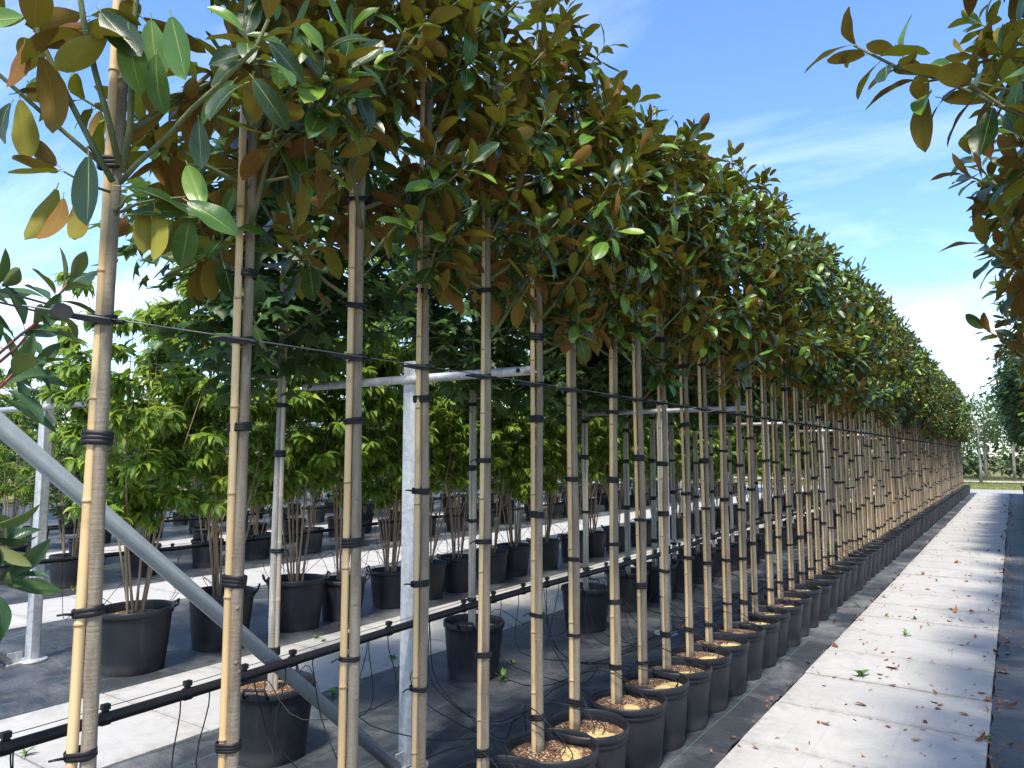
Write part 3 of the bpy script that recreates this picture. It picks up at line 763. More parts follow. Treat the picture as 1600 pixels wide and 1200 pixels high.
def first_tree_extra(L, G):
    """the long bare limbs that the end tree throws out over the end of the row"""
    o = Vector((ROWX, YS[0], 0)); rg = random.Random(5)
    def limb(px, r0, r1, dep):
        pts = [at_depth(a, b, d)-o for (a, b), d in zip(px, dep)]
        G.append([(pts, [r0+(r1-r0)*i/(len(pts)-1) for i in range(len(pts))])]); return pts
    fork = (187, 275)
    a = limb([(176, 284), (150, 238), (100, 140), (60, 55), (40, -10)], .0075, .006, [1.76, 1.74, 1.70, 1.68, 1.66])
    b = limb([(186, 258), (170, 190), (148, 110), (130, 30), (122, -30)], .0075, .006, [1.74, 1.70, 1.67, 1.65, 1.64])
    c = limb([(165, 262), (130, 232), (70, 180), (0, 118), (-50, 80)], .006, .0045, [1.76, 1.75, 1.73, 1.70, 1.68])
    d = limb([(188, 285), (215, 255), (260, 215), (300, 170), (345, 130), (400, 75), (420, 30)], .0068, .0042, [1.74, 1.72, 1.70, 1.68, 1.67, 1.66, 1.65])
    e = limb([(192, 270), (203, 200), (207, 110), (212, 20), (215, -40)], .0085, .006, [1.78, 1.78, 1.78, 1.78, 1.78])
    limb([(178, 330), (190, 322), (198, 306)], .005, .003, [1.74, 1.73, 1.72])
    limb([(172, 300), (135, 288), (100, 268)], .0035, .0025, [1.75, 1.70, 1.66])
    limb([(180, 335), (215, 318), (245, 312), (290, 308)], .004, .0025, [1.75, 1.70, 1.67, 1.66])
    limb([(135, 232), (138, 228), (150, 245)], .0025, .0025, [1.62, 1.65, 1.72])
    def lf(px, dep, d, n, size, k): L.append((frame(at_depth(px[0], px[1], dep)-o, d, n, size), k))
    r, u, f = RT, UP, FW
    lf((138, 232), 1.62, -u+r*.02, -f+u*.2, .155, 0)
    for (px, dd, nn, s) in [((100, 268), -r*1.0+u*.12, u*.6+f*.3, .125), ((98, 264), -r*.9-u*.2, u*.9, .12), ((95, 262), -r*.8+u*.55, f*.8+u*.3, .11), ((92, 285), -u*.9-r*.35, f, .15),
                            ((100, 300), -u*1-r*.12, f+r*.2, .13), ((120, 305), -u*1+r*.1, f-r*.2, .12), ((30, 145), -u+r*.1, f, .15), ((22, 155), -u*.8-r*.6, -f+u*.4, .11),
                            ((135, 20), -r*1-u*.25, f+u*.4, .13), ((140, 30), -r*.8-u*.55, f, .12), ((45, 25), -r*1.2-u*.2, -f+u*.3, .13), ((40, 60), -u*.9-r*.2, f, .12),
                            ((175, 55), -r*.9-u*.5, u*.5+f*.5, .14), ((150, 10), r*.7-u*.8, -f+u*.3, .16), ((200, 35), r*.1-u, -f+u*.2, .15), ((235, 20), r*.1-u, -f+r*.2, .16), ((265, 15), r*.25-u, -f, .16),
                            ((245, 75), -u*.9-r*.05, -f+u*.3, .14), ((398, 75), -r*.9-u*.35, -f+u*.5, .11), ((372, 120), -r*.75-u*.75, -f+u*.4, .14), ((390, 115), r*.6-u*.8, -f+u*.3, .14), ((415, 60), r*.6-u*.6, -f+u*.4, .12),
                            ((310, 180), u*.1-u*.9+r*.05, -f+u*.3, .12), ((290, 250), -u*.8+r*.3, -f+u*.3, .12), ((175, 290), r*1.0-u*.1, u*.8-f*.3, .17), ((190, 338), r*.9+u*.2, u*.7-f*.6, .17),
                            ((220, 310), -u+r*.05, f, .12), ((240, 315), -u*1+r*.2, f+r*.3, .14), ((285, 310), r*.9-u*.5, -f*.8+u*.5, .14), ((300, 330), -u*.9-r*.2, -f+r*.3, .13), ((275, 345), -u*.8-r*.6, -f*.6-r*.4, .12)]:
        lf(px, 1.66+rg.uniform(-.05, .05), dd, nn, s*.92, rg.randrange(12))
    whorl(a[-1], Vector((-.3, -.1, 1)), rg, 4, .12, .17, 12, L)
    whorl(b[-1], Vector((-.1, -.2, 1)), rg, 5, .12, .17, 12, L)
    whorl(d[-1], Vector((.3, .1, 1)), rg, 6, .11, .15, 12, L)
    whorl(e[-1], Vector((0, 0, 1)), rg, 9, .12, .17, 12, L)

for i, y in enumerate(YS):
    rg = random.Random(1000+i)
    grow = min(1.0, max(0.0, (y-1.0)/9.0))
    zb = 2.15+rg.uniform(-.06, .10)+(0.14 if i in (3,) else 0)
    zt = 3.62+.34*grow+rg.uniform(-.06, .10)
    if i < N_NEAR:
        lab = f'potted magnolia tied to a bamboo cane, {ORD[i]} in the row counting from the wire tensioner'
        magnolia(i, ROWX, y, True, rg, zb, zt, lab, 'magnolias in the long row beside the path', 40+i,
                 extra=first_tree_extra if i == 0 else None, nb=11 if i == 0 else (13 if i < 3 else 16), rx=.32 if i == 0 else .39)
    else:
        magnolia(i, ROWX+rg.uniform(-.012, .012), y, False, rg, zb, zt, f'potted magnolia tied to a bamboo cane, {ORD[i]} in the row counting from the wire tensioner' if i < 20 else 'potted magnolia on a cane, beyond the twentieth counting from the wire tensioner',
                 'magnolias in the long row beside the path', 0, hscale=(zt-2.15)/1.62)

# ------------------------------------------------------------------ right-hand row
RX = .33
for i, y in enumerate((2.1, 2.75, 3.6, 4.7, 5.9, 7.2, 8.5, 9.8, 11.2)):
    rg = random.Random(2000+i)
    magnolia(i, RX+.02*i, y, i < 3, rg, 2.02-.02*i, 3.75, f'potted magnolia on the fabric right of the path, {ORD[i]} from the open row end', 'magnolias right of the path', 90+i, nb=17, hscale=1.05, rx=.50)
GVAR = []
for k in range(4):
    L, G = gum_crown(700+k)
    b = MB()
    for g in G:
        for pts, rd in g: b.tube(pts, rd, 5, False)
    GVAR.append((join_leaves(L, STAR_T, 'crown', 'gum_leaf', random.Random(k)), b.mesh('branch_frame', 'gum_bark')))
def gum_tree(x, y, rg, label, group, s=1.0, zs=1.0, P=POT_GUM, dz=0.0):
    root = empty('potted_sweetgum_tree', (x, y, 0)); tag(root, label, 'tree', group)
    add_pot(root, P, rg, (0, 0), 1.0, fert=False)
    tr = obj('trunk', GUMTRUNKS[rg.randrange(4)], root); tr.rotation_euler = (0, 0, rg.uniform(0, 6))
    az = YAW+rg.uniform(-.5, .5)+rg.choice((0, math.pi))
    c, cn = GREYCANES[rg.randrange(3)]; co = obj('cane', c, root, (-math.cos(az)*PAIR, -math.sin(az)*PAIR, 0))
    for z in (.55, 1.15, 1.6, 1.95):
        z += rg.uniform(-.1, .1); t = obj('tie', TIES[rg.randrange(4)], root, (0, 0, z)); t.rotation_euler = (0, 0, az); t.scale = (1.08, 1.15, 1.2)
    cr, bf = GVAR[rg.randrange(4)]
    o = obj('crown', cr, root, (0, 0, 2.1*(1-zs)+dz)); o['kind'] = 'stuff'; o.rotation_euler = (0, 0, rg.uniform(0, 6.28)); o.scale = (s, s, zs)
    p = obj('branch_frame', bf, o); p['kind'] = 'stuff'
    return root
y = 13.5; k = 0
while y < 36:
    rg = random.Random(2100+k)
    gum_tree(RX+.12, y, rg, 'dark potted sweetgum standing on the fabric right of the path', 'sweetgums right of the path', 1.0, 1.0, POT_GUM, -.08); y += 1.1; k += 1

# ------------------------------------------------------------------ second row: sweetgums
GY = [2.69, 4.45, 6.18, 7.2, 7.87, 8.52, 9.2, 9.85]
while GY[-1] < 35.5: GY.append(GY[-1]+.68)
for i, y in enumerate(GY):
    rg = random.Random(2300+i)
    lab = ['potted sweetgum whose pot stands behind the slanting steel brace', 'potted sweetgum just beyond the first steel post', 'potted sweetgum midway between the first and second steel posts'][i] if i < 3 else (f'potted sweetgum, {ORD[i]} in the row behind the magnolias counting from the brace' if i < 10 else 'potted sweetgum beyond the tenth in the row behind the magnolias')
    o = gum_tree(-3.38+rg.uniform(-.04, .04), y, rg, lab, 'sweetgums in the row behind the magnolias', 1.3 if i < 4 else .9, 1.05)

# ------------------------------------------------------------------ trellis: posts, braces, wires
def post(x, y, H, label, plate=True):
    root = empty('steel_post', (x, y, 0)); tag(root, label, 'post', 'trellis posts')
    w = .042; c = .012; P = [(-w, -w+c), (-w+c, -w), (w-c, -w), (w, -w+c), (w, w-c), (w-c, w), (-w+c, w), (-w, w-c)]
    b = MB(); V = [(px, py, z) for z in (0, H) for px, py in P]; n = 8
    b.add(V, [[j, (j+1) % n, n+(j+1) % n, n+j] for j in range(n)]+[list(range(n, 2*n))])
    obj('upright', b.mesh('upright', 'galvanised', False), root)
    if plate: obj('base_plate', MB().lathe([(.02, .024), (.10, .022), (.105, .018), (.105, .008)], 24).mesh('base_plate', 'galvanised'), root)
    obj('cross_bar', MB().tube([(-.80, -.055, H-.10), (.80, -.055, H-.10)], .0225, 14).mesh('cross_bar', 'galvanised'), root)
    for s in (-1, 1): obj('bolt', MB().tube([(s*.73, -.082, H-.10), (s*.73, -.07, H-.10)], .011, 8).mesh('bolt', 'tie_black'), root)
    return root
for k in range(11):
    post(-2.66, 2.99+3.42*k, 2.10, ['galvanised post with cross bar at the foot of the slanting brace', 'second galvanised post with cross bar along the magnolia row', 'third galvanised post with cross bar along the magnolia row'][k] if k < 3 else f'{ORD[k]} galvanised post with cross bar along the magnolia row')
for k in range(6):
    post(-6.42, 2.83+3.42*k, 2.08, 'galvanised post with round base plate at the near end of the arching shrub row' if k == 0 else f'{ORD[k]} galvanised post along the arching shrub row')
def brace(x, y1, label):
    root = empty('brace_tube', (x, y1, 0)); tag(root, label, 'brace', 'slanting end braces')
    a = Vector((0, -.12, .03)); b_ = Vector((0, -2.75, 2.38))
    obj('tube', MB().tube([a, a.lerp(b_, .5), b_], .030, 20).mesh('tube', 'galv_tube'), root)
    obj('foot_bracket', MB().box((0, -.075, .05), (.006, .05, .045)).box((0, -.08, .012), (.05, .06, .006)).mesh('foot_bracket', 'galvanised', False), root)
    return root
brace(-2.66, 3.02, 'slanting grey steel brace tube crossing behind the first magnolias')
brace(-6.42, 2.78, 'slanting grey steel brace ending at the post with round base plate')
def wire(x, z, y0, y1, label, sag=.0):
    b = MB(); n = 24
    b.tube([(x, y0+(y1-y0)*i/n, z) for i in range(n+1)], .0022, 5)
    return tag(obj('support_wire', b.mesh('support_wire', 'wire_steel')), label, 'wire', 'trellis wires')
wire(ROWX+.024, 1.925, .72, 36.8, 'dark steel wire strung along the magnolia trunks')
wire(-3.36, 2.03, -.5, 36.0, 'dark steel wire strung along the sweetgum row')
wire(-5.62, 2.05, -.5, 20.0, 'thin steel wire above the arching shrub row')
tn = empty('wire_tensioner', (ROWX+.024, .80, 1.925)); tag(tn, 'dark grey wire tensioner clamp beside the first magnolia', 'tensioner')
b = MB(); ang = [(.021*math.cos(t)*(1.15), .019*math.sin(t)) for t in np.linspace(0, 2*math.pi, 9)[:-1]]
V = [(s*.008, y_, z_) for s in (-1, 1) for (y_, z_) in ang]
b.add(V, [list(range(8))[::-1], list(range(8, 16))]+[[j, (j+1) % 8, 8+(j+1) % 8, 8+j] for j in range(8)])
obj('housing', b.mesh('housing', 'pot_plastic', False), tn)
for dz in (-.010, .012): obj('cable', MB().tube([(0, -.03, dz), (0, -.9, dz*2.2+.10)], .0026, 6).mesh('cable', 'wire_steel'), tn)

# ------------------------------------------------------------------ irrigation
def drip_line(x, z, y0, y1, targets, label, seed, rise=0.0, ndrop=None):
    rg = random.Random(seed)
    root = empty('irrigation_line', (x, y0, 0)); tag(root, label, 'irrigation pipe', 'irrigation lines')
    zz = lambda y: z+.012*math.sin(y*1.3+seed)+rise*y
    n = int((y1-y0)/.12); pts = [(0, (y1-y0)*i/n, zz(y0+(y1-y0)*i/n)) for i in range(n+1)]
    obj('pipe', MB().tube(pts, .0195, 12).mesh('pipe', 'pipe_black'), root)
    obj('wire', MB().tube([(0, p[1], p[2]+.036) for p in pts[::4]], .0017, 5).mesh('wire', 'wire_steel'), root)
    cl = MB(); cl.box((0, 0, .038), (.011, .013, .009)).box((0, 0, .024), (.005, .011, .012)); cl.tube([(0, -.013, 0), (0, .013, 0)], .0235, 12)
    cm = cl.mesh('clip', 'pipe_black', False)
    y = y0+.05
    while y < y1:
        if y < 14: c = obj('clip', cm, root, (0, y-y0, zz(y)))
        y += rg.uniform(.24, .34)
    for (ty, tx, tz) in targets:
        ya = ty+rg.uniform(-.22, .22); a = Vector((0, ya-y0, zz(ya)-.016)); e = Vector((tx-x, ty-y0, tz))
        dirx = math.copysign(1, tx-x)
        low = min(.34, tz+rg.uniform(-.14, .25))
        c1 = Vector((dirx*.02, ya-y0+rg.uniform(-.1, .1), z*.55)); c2 = Vector((dirx*abs(tx-x)*rg.uniform(.25, .55), (ya+ty)/2-y0+rg.uniform(-.25, .25), low-.05*rg.random()))
        c3 = Vector(((tx-x)*.78, ty-y0+rg.uniform(-.12, .12), tz+rg.uniform(.10, .20)))
        P = [a, a+Vector((0, 0, -.05)), c1, c2, c3, e+Vector((0, 0, .05)), e]
        # Catmull-Rom through the points
        Q = [P[0]]+P+[P[-1]]; out = []
        for i in range(1, len(Q)-2):
            for t in (0, .25, .5, .75):
                p0, p1, p2, p3 = Q[i-1:i+3]
                out.append(.5*((2*p1)+(p2-p0)*t+(2*p0-5*p1+4*p2-p3)*t*t+(3*p1-p0-3*p2+p3)*t**3))
        out.append(P[-1])
        obj('dripper_tube', MB().tube(out, .0026, 5, False).mesh('dripper_tube', 'pipe_black'), root)
    return root
rg = random.Random(77)
T1 = [(y+rg.uniform(-.04, .04), ROWX+.14+rg.uniform(-.05, .05), .305) for y in YS if y < 12 for _ in (0, 1)]
T1 += [(y+rg.uniform(-.12, .12), -3.38+rg.uniform(.05, .14), .345) for y in GY if y < 12 for _ in (0, 1)]
drip_line(-2.60, .715, .2, 30, T1, 'black irrigation pipe with thin dripper tubes between the magnolias and sweetgums', 3, .006)

# ------------------------------------------------------------------ arching shrubs in big pots (second strip) and denser shrubs behind
def arching_shrub_meshes(seed, H=2.75, R=.62, nl=2300, temps=SEV_T, Lr=(.075, .125), mat='seven_leaf', nstem=7, z0=.42, low=.85, panicle=True):
    rg = random.Random(seed); leaves = []; st = MB(); pan = MB()
    tips = []
    stems = []
    for i in range(nstem):
        az = i*2.4+rg.uniform(-.5, .5); r = R*rg.uniform(.25, .75); h = H*rg.uniform(.66, .95)
        a = Vector((math.cos(az)*.05, math.sin(az)*.05, z0-.05)); e = Vector((math.cos(az)*r, math.sin(az)*r, h)); mid = a.lerp(e, .5)+Vector((math.cos(az)*-.05+rg.gauss(0, .09), math.sin(az)*-.05+rg.gauss(0, .09), .06))
        P = [(1-t)**2*a+2*t*(1-t)*mid+t*t*e for t in [w_/8 for w_ in range(9)]]
        st.tube(P, [(.0085+.004*rg.random())*(1-.8*k/8) for k in range(9)], 6, False); stems.append(P)
    per = nl//(nstem*13)
    for P in stems:
        for b_ in range(13):
            t = rg.uniform(.30, 1.0); k = min(7, int(t*8)); p = P[k].lerp(P[k+1], t*8-k)
            if p.z < low*rg.uniform(.6, 1.1): continue
            out = Vector((p.x+rg.gauss(0, .35), p.y+rg.gauss(0, .35), 0)); out = out.normalized() if out.length > .01 else Vector((1, 0, 0))
            ln = rg.uniform(.18, .45)*(1.15-.4*p.z/H); d = (out+Vector((0, 0, rg.uniform(.1, 1.0)))).normalized()
            Q = [p, p+d*ln*.5, p+d*ln+Vector((0, 0, -.05))]
            st.tube(Q, [.005, .0035, .002], 4, False)
            for q in range(per):
                u = rg.uniform(.15, 1.05); c = Q[0].lerp(Q[1], u*2) if u < .5 else Q[1].lerp(Q[2], u*2-1)
                sd = Vector((rg.gauss(0, 1), rg.gauss(0, 1), rg.gauss(0, .3))).normalized()
                dd = sd*.9+d*.6+Vector((0, 0, rg.uniform(-.8, .15)))
                leaves.append((frame(c, dd, Vector((rg.gauss(0, .3), rg.gauss(0, .3), 1)), rg.uniform(*Lr)), rg.randrange(len(temps))))
            if panicle and p.z > H*.45 and rg.random() < .55:
                tp = Q[2]
                for q in range(5):
                    e = tp+Vector((rg.gauss(0, .035), rg.gauss(0, .035), rg.uniform(.03, .13))); pan.tube([tp, e], [.0016, .001], 3, False)
                    for w in range(3):
                        g = e+Vector((rg.gauss(0, .014), rg.gauss(0, .014), rg.uniform(0, .025))); pan.tube([e, g], [.001, .0022], 3, True)
    lm = join_leaves(leaves, temps, 'foliage', mat, rg)
    return lm, st.mesh('stems', 'stem_bark'), (pan.mesh('flower_buds', 'weed_green') if panicle else None)
SHR = [arching_shrub_meshes(800+k, 3.85+.12*k, .92, 6000, Lr=(.09, .15), nstem=8) for k in range(4)]
EVG = [arching_shrub_meshes(850+k, 2.7+.25*k, .75, 3800, EVER_T, (.05, .09), 'ever_leaf', 6, .3, .45, False) for k in range(3)]
LITE = [arching_shrub_meshes(880+k, 3.0+.25*k, .75, 3600, SEV_T, (.06, .10), 'seven_leaf', 6, .3, .7, False) for k in range(2)]
def shrub(name, x, y, M, P, rg, label, cat, group, sc=1.0, zs=1.0, detail=True):
    root = empty(name, (x, y, 0)); tag(root, label, cat, group)
    add_pot(root, P, rg, (0, 0), 1.0, detail=detail, hrot=.9+rg.uniform(-.4, .4))
    lm, sm, pm = M; a = rg.uniform(0, 6.28)
    f = obj('foliage', lm, root); s = obj('stems', sm, root)
    for o in (f, s): o['kind'] = 'stuff'; o.rotation_euler = (0, 0, a); o.scale = (sc, sc, zs)
    if pm: p = obj('flower_buds', pm, f); p['kind'] = 'stuff'
    return root
SX = -5.62
SHY = [3.15, 3.92, 4.72, 5.25, 5.95, 6.5, 7.05, 7.75, 8.35, 9.1, 9.9, 10.6]
while SHY[-1] < 30: SHY.append(SHY[-1]+.85)
SHL = ['arching leafy shrub in the scuffed pot nearest the post with round base plate', 'arching leafy shrub, second pot from the post with round base plate', 'arching leafy shrub, third pot from the post with round base plate', 'arching leafy shrub, fourth pot from the post with round base plate', 'arching leafy shrub, fifth pot from the post with round base plate']
for i, y in enumerate(SHY):
    rg = random.Random(3000+i)
    shrub('potted_arching_shrub', SX+rg.uniform(-.03, .12), y, SHR[i % 4], POT_BIG if i in (0, 1, 2) else POT_MID, rg,
          SHL[i] if i < 5 else (f'arching leafy shrub, {ORD[i]} pot from the post with round base plate' if i < 12 else 'arching leafy shrub beyond the twelfth pot of its row, across the second walkway'), 'shrub', 'arching shrubs in black pots', 1.0, rg.uniform(.92, 1.06) if i > 2 else .98)
T2 = [(y+rg.uniform(-.1, .1), SX-.1, .42) for y in SHY if y < 11 for _ in (0, 1)]
drip_line(-6.38, .745, .8, 24, T2, 'black irrigation pipe behind the arching shrubs', 5, .004)
# third and fourth strips
def mixed_row(x, y0, y1, dy, kinds, P, seed, name, label, group, sc=1.0, zs=1.0):
    y = y0; k = 0
    while y < y1:
        rg = random.Random(seed+k)
        M = kinds[rg.randrange(len(kinds))]
        shrub(name, x+rg.uniform(-.12, .12), y, M, P, rg, label, 'shrub', group, sc*rg.uniform(.9, 1.1), zs*rg.uniform(.85, 1.1), detail=False)
        y += dy*rg.uniform(.85, 1.15); k += 1
mixed_row(-9.75, 4.6, 32, 1.0, EVG, POT_MID, 4000, 'potted_evergreen_shrub', 'small-leaved dark shrub in a black pot beside the third walkway', 'evergreen shrubs beside the third walkway', .95, .9)
mixed_row(-11.2, 4.6, 34, .95, EVG+LITE, POT_MID, 4200, 'potted_evergreen_shrub', 'small-leaved shrub in the pot row behind the evergreen row', 'shrubs behind the evergreen row', 1.0, .95)
mixed_row(-13.9, 6, 36, 1.0, LITE+SHR[:2], POT_MID, 4400, 'potted_leafy_shrub', 'light green shrub in a black pot beyond the fourth walkway', 'shrubs beyond the fourth walkway', 1.0, .98)
mixed_row(-16.0, 6.5, 36, 1.1, EVG+LITE, POT_LOW, 4600, 'potted_leafy_shrub', 'green shrub in the far pot row beyond the light green row', 'shrubs in the far pot row', 1.1, 1.0)
drip_line(-10.4, .62, 2.0, 30, [], 'black irrigation pipe between the evergreen shrub rows', 8, .003)
mixed_row(-20.5, 8, 38, 1.5, LITE+SHR[:2], POT_LOW, 4800, 'potted_leafy_shrub', 'tall shrub in the last pot row before the trees', 'shrubs in the last pot row', 1.5, 1.12)

# ------------------------------------------------------------------ red-stalked shrub at the near end of the row
root = empty('red_stalked_shrub', (-2.42, .30, 0)); tag(root, 'glossy evergreen shrub with red leaf stalks at the near end of the magnolia row', 'shrub')
rg = random.Random(31)
add_pot(root, POT_MID, rg)
o = Vector((-2.42, .30, 0))
def sprig(px, dep, n, L0, L1, r0=.004):
    pts = [at_depth(a, b_, d)-o for (a, b_), d in zip(px, dep)]
    st = Vector((pts[0].x*.35, pts[0].y*.35, max(.45, pts[0].z-.75)))
    P = [Vector((0, 0, .35)), st]+pts
    obj('stem', MB().tube(P, [.011, .008]+[r0*(1.3-.5*i/len(pts)) for i in range(len(pts))], 7).mesh('stem', 'red_stem' if r0 < .0038 else 'stem_bark'), root)
    ax = (pts[-1]-pts[-2]).normalized(); L = []
    whorl(pts[-1], ax, rg, n, L0, L1, 5, L, (15, 80), .10, .3)
    return L
LL = []
LL += sprig([(-30, 590), (30, 540), (70, 490), (108, 440)], [2.05, 2.05, 2.05, 2.05], 10, .105, .15, .0036)
LL += sprig([(-60, 620), (-10, 560), (30, 525), (62, 500)], [2.0, 2.0, 2.0, 2.0], 9, .11, .15, .0036)
LL += sprig([(-80, 520), (-40, 470), (0, 450)], [2.0, 2.0, 2.0], 9, .11, .15, .0036)
LL += sprig([(-60, 680), (-10, 615), (25, 580)], [1.9, 1.9, 1.9], 10, .11, .16, .0036)
LL += sprig([(-90, 980), (-40, 930), (15, 905)], [2.0, 2.0, 2.0], 10, .11, .16, .0036)
LL += sprig([(-70, 930), (-30, 880), (5, 850)], [2.1, 2.1, 2.1], 9, .10, .14, .0036)
LL += sprig([(-70, 760), (-30, 820), (-5, 850)], [2.0, 2.0, 2.0], 8, .10, .14, .0036)
LL += sprig([(-60, 640), (0, 600), (55, 570)], [2.1, 2.1, 2.1], 8, .10, .14, .0036)
for k in range(14):
    px = (rg.uniform(-330, -60), rg.uniform(420, 1000)); LL += sprig([(px[0]-40, px[1]+60), px, (px[0]+25, px[1]-40)], [rg.uniform(1.9, 2.2)]*3, 9, .09, .13, .0036)
for M, k in LL:
    q = bpy.data.objects.new('leaf', LAUR_M[k]); COL.objects.link(q); q.parent = root; q.matrix_basis = M

# ------------------------------------------------------------------ far trees, wood, grass verge
def far_tree_mesh(seed):
    rg = random.Random(seed); L = []
    for i in range(900):
        th = rg.uniform(0, 6.28); c = rg.uniform(-1, 1); r = rg.uniform(.45, 1)**.6
        s = math.sqrt(1-c*c); p = Vector((math.cos(th)*s*1.45*r, math.sin(th)*s*1.45*r, 3.7+c*1.55*r))
        p += Vector((math.sin(p.z*5)*.15, math.cos(p.z*4+th)*.15, 0))
        L.append((frame(p, Vector((rg.gauss(0, 1), rg.gauss(0, 1), rg.gauss(-.2, .7))), Vector((rg.gauss(0, .6), rg.gauss(0, .6), 1)), rg.uniform(.16, .30)), rg.randrange(4)))
    cr = join_leaves(L, EVER_T, 'crown', 'far_leaf', rg)
    b = MB().tube([(0, 0, 0), (.02, 0, 1.2), (-.02, .02, 2.4), (0, 0, 4.2)], [.10, .085, .07, .02], 8)
    for k in range(7):
        a = k*2.4; b.tube([(0, 0, 2.2+.2*k), (math.cos(a)*.5, math.sin(a)*.5, 2.9+.2*k), (math.cos(a)*1.0, math.sin(a)*1.0, 3.4+.2*k)], [.035, .022, .008], 5, False)
    return cr, b.mesh('trunk', 'gum_bark')
FT = [far_tree_mesh(900+k) for k in range(3)]
def far_tree(x, y, s, label, group, rg):
    root = empty('young_tree', (x, y, -.03), rg.uniform(0, 6)); tag(root, label, 'tree', group); root.scale = (s, s, s)
    cr, tr = FT[rg.randrange(3)]; c = obj('crown', cr, root); c['kind'] = 'stuff'; obj('trunk', tr, root)
k = 0
for x in np.arange(-30, 8, 1.9):
    rg = random.Random(5000+k); far_tree(float(x)+rg.uniform(-.4, .4), 50.0+rg.uniform(-.6, .6), rg.uniform(.85, 1.0), 'pale-trunked young tree in the front row across the far road', 'young trees across the far road', rg); k += 1
for x in np.arange(-32, 10, 1.9):
    rg = random.Random(5200+k); far_tree(float(x)+rg.uniform(-.5, .5), 57.5+rg.uniform(-.8, .8), rg.uniform(.95, 1.15), 'pale-trunked young tree in the second row across the far road', 'young trees across the far road', rg); k += 1
def wood(name, x0, x1, y0, y1, n, zmax, seed, size, mat='ever_leaf'):
    rg = random.Random(seed); L = []; cl = [(rg.uniform(x0, x1), rg.uniform(y0, y1), rg.uniform(.6, 1)) for _ in range(max(12, n//160))]
    for i in range(n):
        cx, cy, hh = rg.choice(cl); th = rg.uniform(0, 6.28); r = 1.7*math.sqrt(rg.random())
        z = zmax*hh*(1-(r/1.9)**2.5)*rg.uniform(.05, 1)**.7
        L.append((frame(Vector((cx+r*math.cos(th), cy+r*math.sin(th), z)), Vector((rg.gauss(0, 1), rg.gauss(0, 1), rg.gauss(-.2, .6))), Vector((rg.gauss(0, .5), rg.gauss(0, .5), 1)), rg.uniform(*size)), rg.randrange(4)))
    o = obj(name, join_leaves(L, EVER_T, name, mat, rg)); o['kind'] = 'stuff'
    return o
tag(wood('hedge_wood', -45, 16, 62, 68, 17000, 5.2, 1, (.35, .6)), 'dense green wood behind the young trees across the far road', 'wood')
tag(wood('side_wood', -33, -27, -4, 48, 9000, 3.6, 2, (.3, .55)), 'green wood closing off the nursery beyond the last pot row', 'wood')
def grass(name, x0, x1, y0, y1, n, seed, label):
    rg = random.Random(seed); b = MB()
    for i in range(n):
        x, y = rg.uniform(x0, x1), rg.uniform(y0, y1); h = rg.uniform(.05, .16); a = rg.uniform(0, 6.28); dx, dy = math.cos(a)*.012, math.sin(a)*.012; lx, ly = rg.gauss(0, .04), rg.gauss(0, .04)
        b.add([(x-dx, y-dy, -.035), (x+dx, y+dy, -.035), (x+lx, y+ly, h-.035)], [[0, 1, 2]])
    o = obj(name, b.mesh(name, 'grass', False)); o['kind'] = 'stuff'; tag(o, label, 'grass')
grass('verge_grass', -12, 6, 41.7, 52, 7000, 3, 'rough grass verge along the far road')

# ------------------------------------------------------------------ fallen leaves, weeds, tags
rg = random.Random(42); k = 0
def fallen(x, y, s, z=.016, label='dry brown leaf lying on the path slabs', group='leaves fallen on the path'):
    q = obj('fallen_leaf', DRY_M[rg.randrange(6)], None, (x, y, z)); q.rotation_euler = (rg.uniform(-.12, .12), rg.uniform(-.12, .12)+(math.pi if rg.random() < .5 else 0), rg.uniform(0, 6.28)); q.scale = (s, s, s*rg.uniform(.5, 1.1))
    q.location.z = z+.006*s/.12
    tag(q, label, 'leaf', group)
def gpx(x, y):
    v = ray(x, y); return CAMV+v*(-CAM_H/v.z)
for (x, y, s) in [(1405, 1051, .15), (1386, 1062, .075), (1369, 1056, .07), (1375, 1023, .05), (1467, 1104, .09), (1496, 1118, .07), (1380, 1035, .05), (1544, 1088, .09), (1515, 1090, .05), (1487, 1157, .06), (1555, 1100, .10),
                  (1565, 1107, .11), (1557, 1053, .10), (1565, 1055, .10), (1345, 986, .06), (1450, 922, .12), (1405, 920, .09), (1440, 900, .10), (1415, 903, .07), (1490, 960, .10), (1488, 975, .08), (1545, 984, .08), (1310, 1015, .09), (1265, 1040, .07), (1495, 862, .10), (1550, 862, .12), (1510, 934, .05), (1525, 1000, .05)]:
    p = gpx(x, y); fallen(p.x, p.y, s)
frag = []
for i in range(420):
    e = rg.random(); x = rg.uniform(-1.30, -.22) if e < .45 else (-.17+rg.gauss(0, .035) if e < .8 else -1.37+rg.gauss(0, .03))
    a = rg.uniform(0, 6.28); frag.append((frame(Vector((x, 4.0+14*rg.random()**1.3, .020)), Vector((math.cos(a), math.sin(a), rg.uniform(-.2, .2))), Vector((rg.gauss(0, .5), rg.gauss(0, .5), 1)), rg.uniform(.012, .045)), rg.randrange(6)))
q = obj('leaf_litter', join_leaves(frag, DRY_T, 'leaf_litter', 'dry_leaf', rg)); q['kind'] = 'stuff'; tag(q, 'crumbled dry leaf litter scattered over the path and along its edges', 'leaf litter')
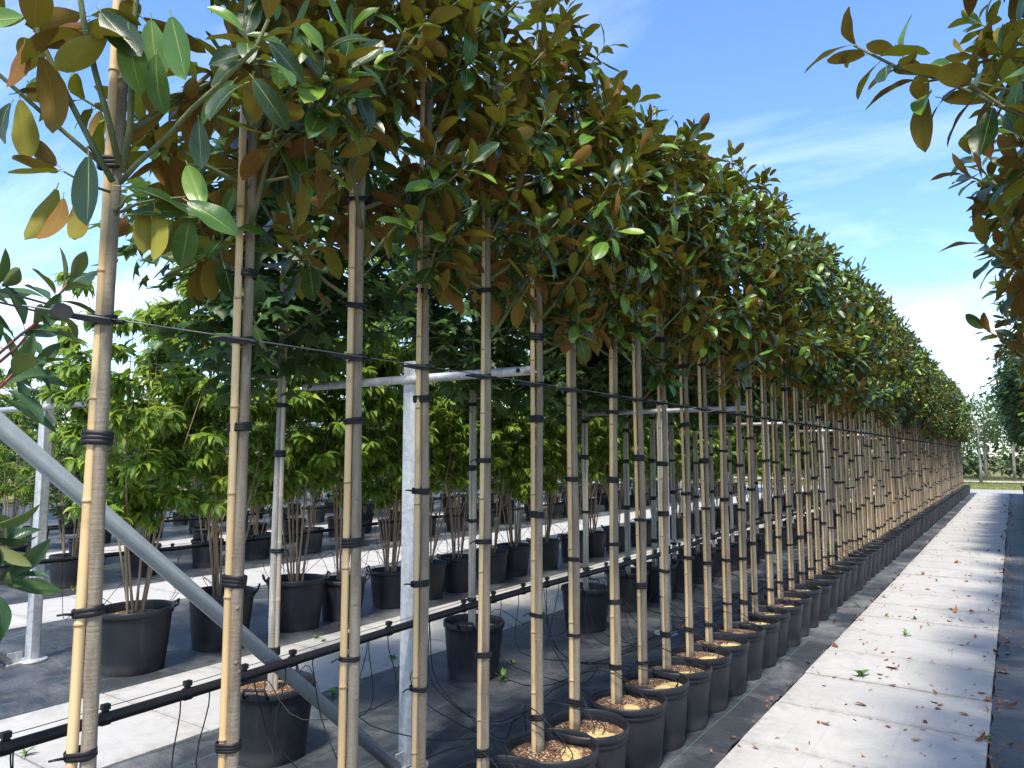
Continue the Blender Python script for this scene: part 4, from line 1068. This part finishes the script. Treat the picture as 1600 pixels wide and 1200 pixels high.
for i in range(105):
    y = 4.5+32*rg.random()**1.2; x = rg.uniform(-1.30, -.25); fallen(x, y, rg.uniform(.04, .11))
for i in range(95):
    y = 5+32*rg.random()**.9; x = -.17+rg.gauss(0, .06); fallen(x, y, rg.uniform(.05, .12), .014, 'dry brown leaf caught along the fabric edge right of the path', 'leaves along the right fabric edge')
for i in range(50):
    y = 4+30*rg.random(); x = -1.38+rg.gauss(0, .05); fallen(x, y, rg.uniform(.04, .09), .014, 'dry brown leaf caught along the fabric edge below the magnolia pots', 'leaves along the left fabric edge')
def weed_mesh(seed, n, h):
    r_ = random.Random(seed); L = []
    for i in range(n):
        a = i*2.4+r_.uniform(-.9, .9); L.append((frame(Vector((r_.gauss(0, .012), r_.gauss(0, .012), .002)), Vector((math.cos(a), math.sin(a), r_.uniform(.2, 4.0))), Vector((-math.cos(a), -math.sin(a), 1.2)), h*r_.uniform(.35, 1.15)), r_.randrange(5)))
    return join_leaves(L, SEV_T, 'weed', 'weed_green', r_)
WEEDS = [weed_mesh(k, 6+k, .09+.015*k) for k in range(4)]
for (x, y, s, w) in [(1345, 1060, 1.2, 'beside the fallen leaf pile on the path'), (1415, 995, 1.1, 'with red-tinged top in a path joint'), (1540, 1158, .8, 'in the wide joint at the right path edge'), (1340, 950, 1.0, 'at the left edge of the path'), (1430, 970, .7, 'low in a far path joint'),
                     (1385, 965, .6, 'sparse in a path joint'), (505, 1005, .9, 'at the far edge of the second walkway'), (495, 1000, .7, 'small beside the far edge of the second walkway'), (612, 1033, 1.4, 'broad in the second walkway joint'), (520, 1090, 1.0, 'at the near edge of the second walkway'),
                     (785, 1065, 1.4, 'beside the sweetgum pot'), (800, 1040, .8, 'on the bare fabric past the sweetgum pot'), (115, 922, .9, 'at the edge of the third walkway'), (40, 1185, 1.2, 'low at the bottom end of the second walkway'), (945, 920, .8, 'at the strip edge between magnolia trunks')]:
    p = gpx(x, y); q = obj('weed', WEEDS[rg.randrange(4)], None, (p.x, p.y, .010), rg.uniform(0, 6)); q.scale = (s*.6,)*3; tag(q, 'green weed sprouting '+w, 'weed', 'weeds in the joints')
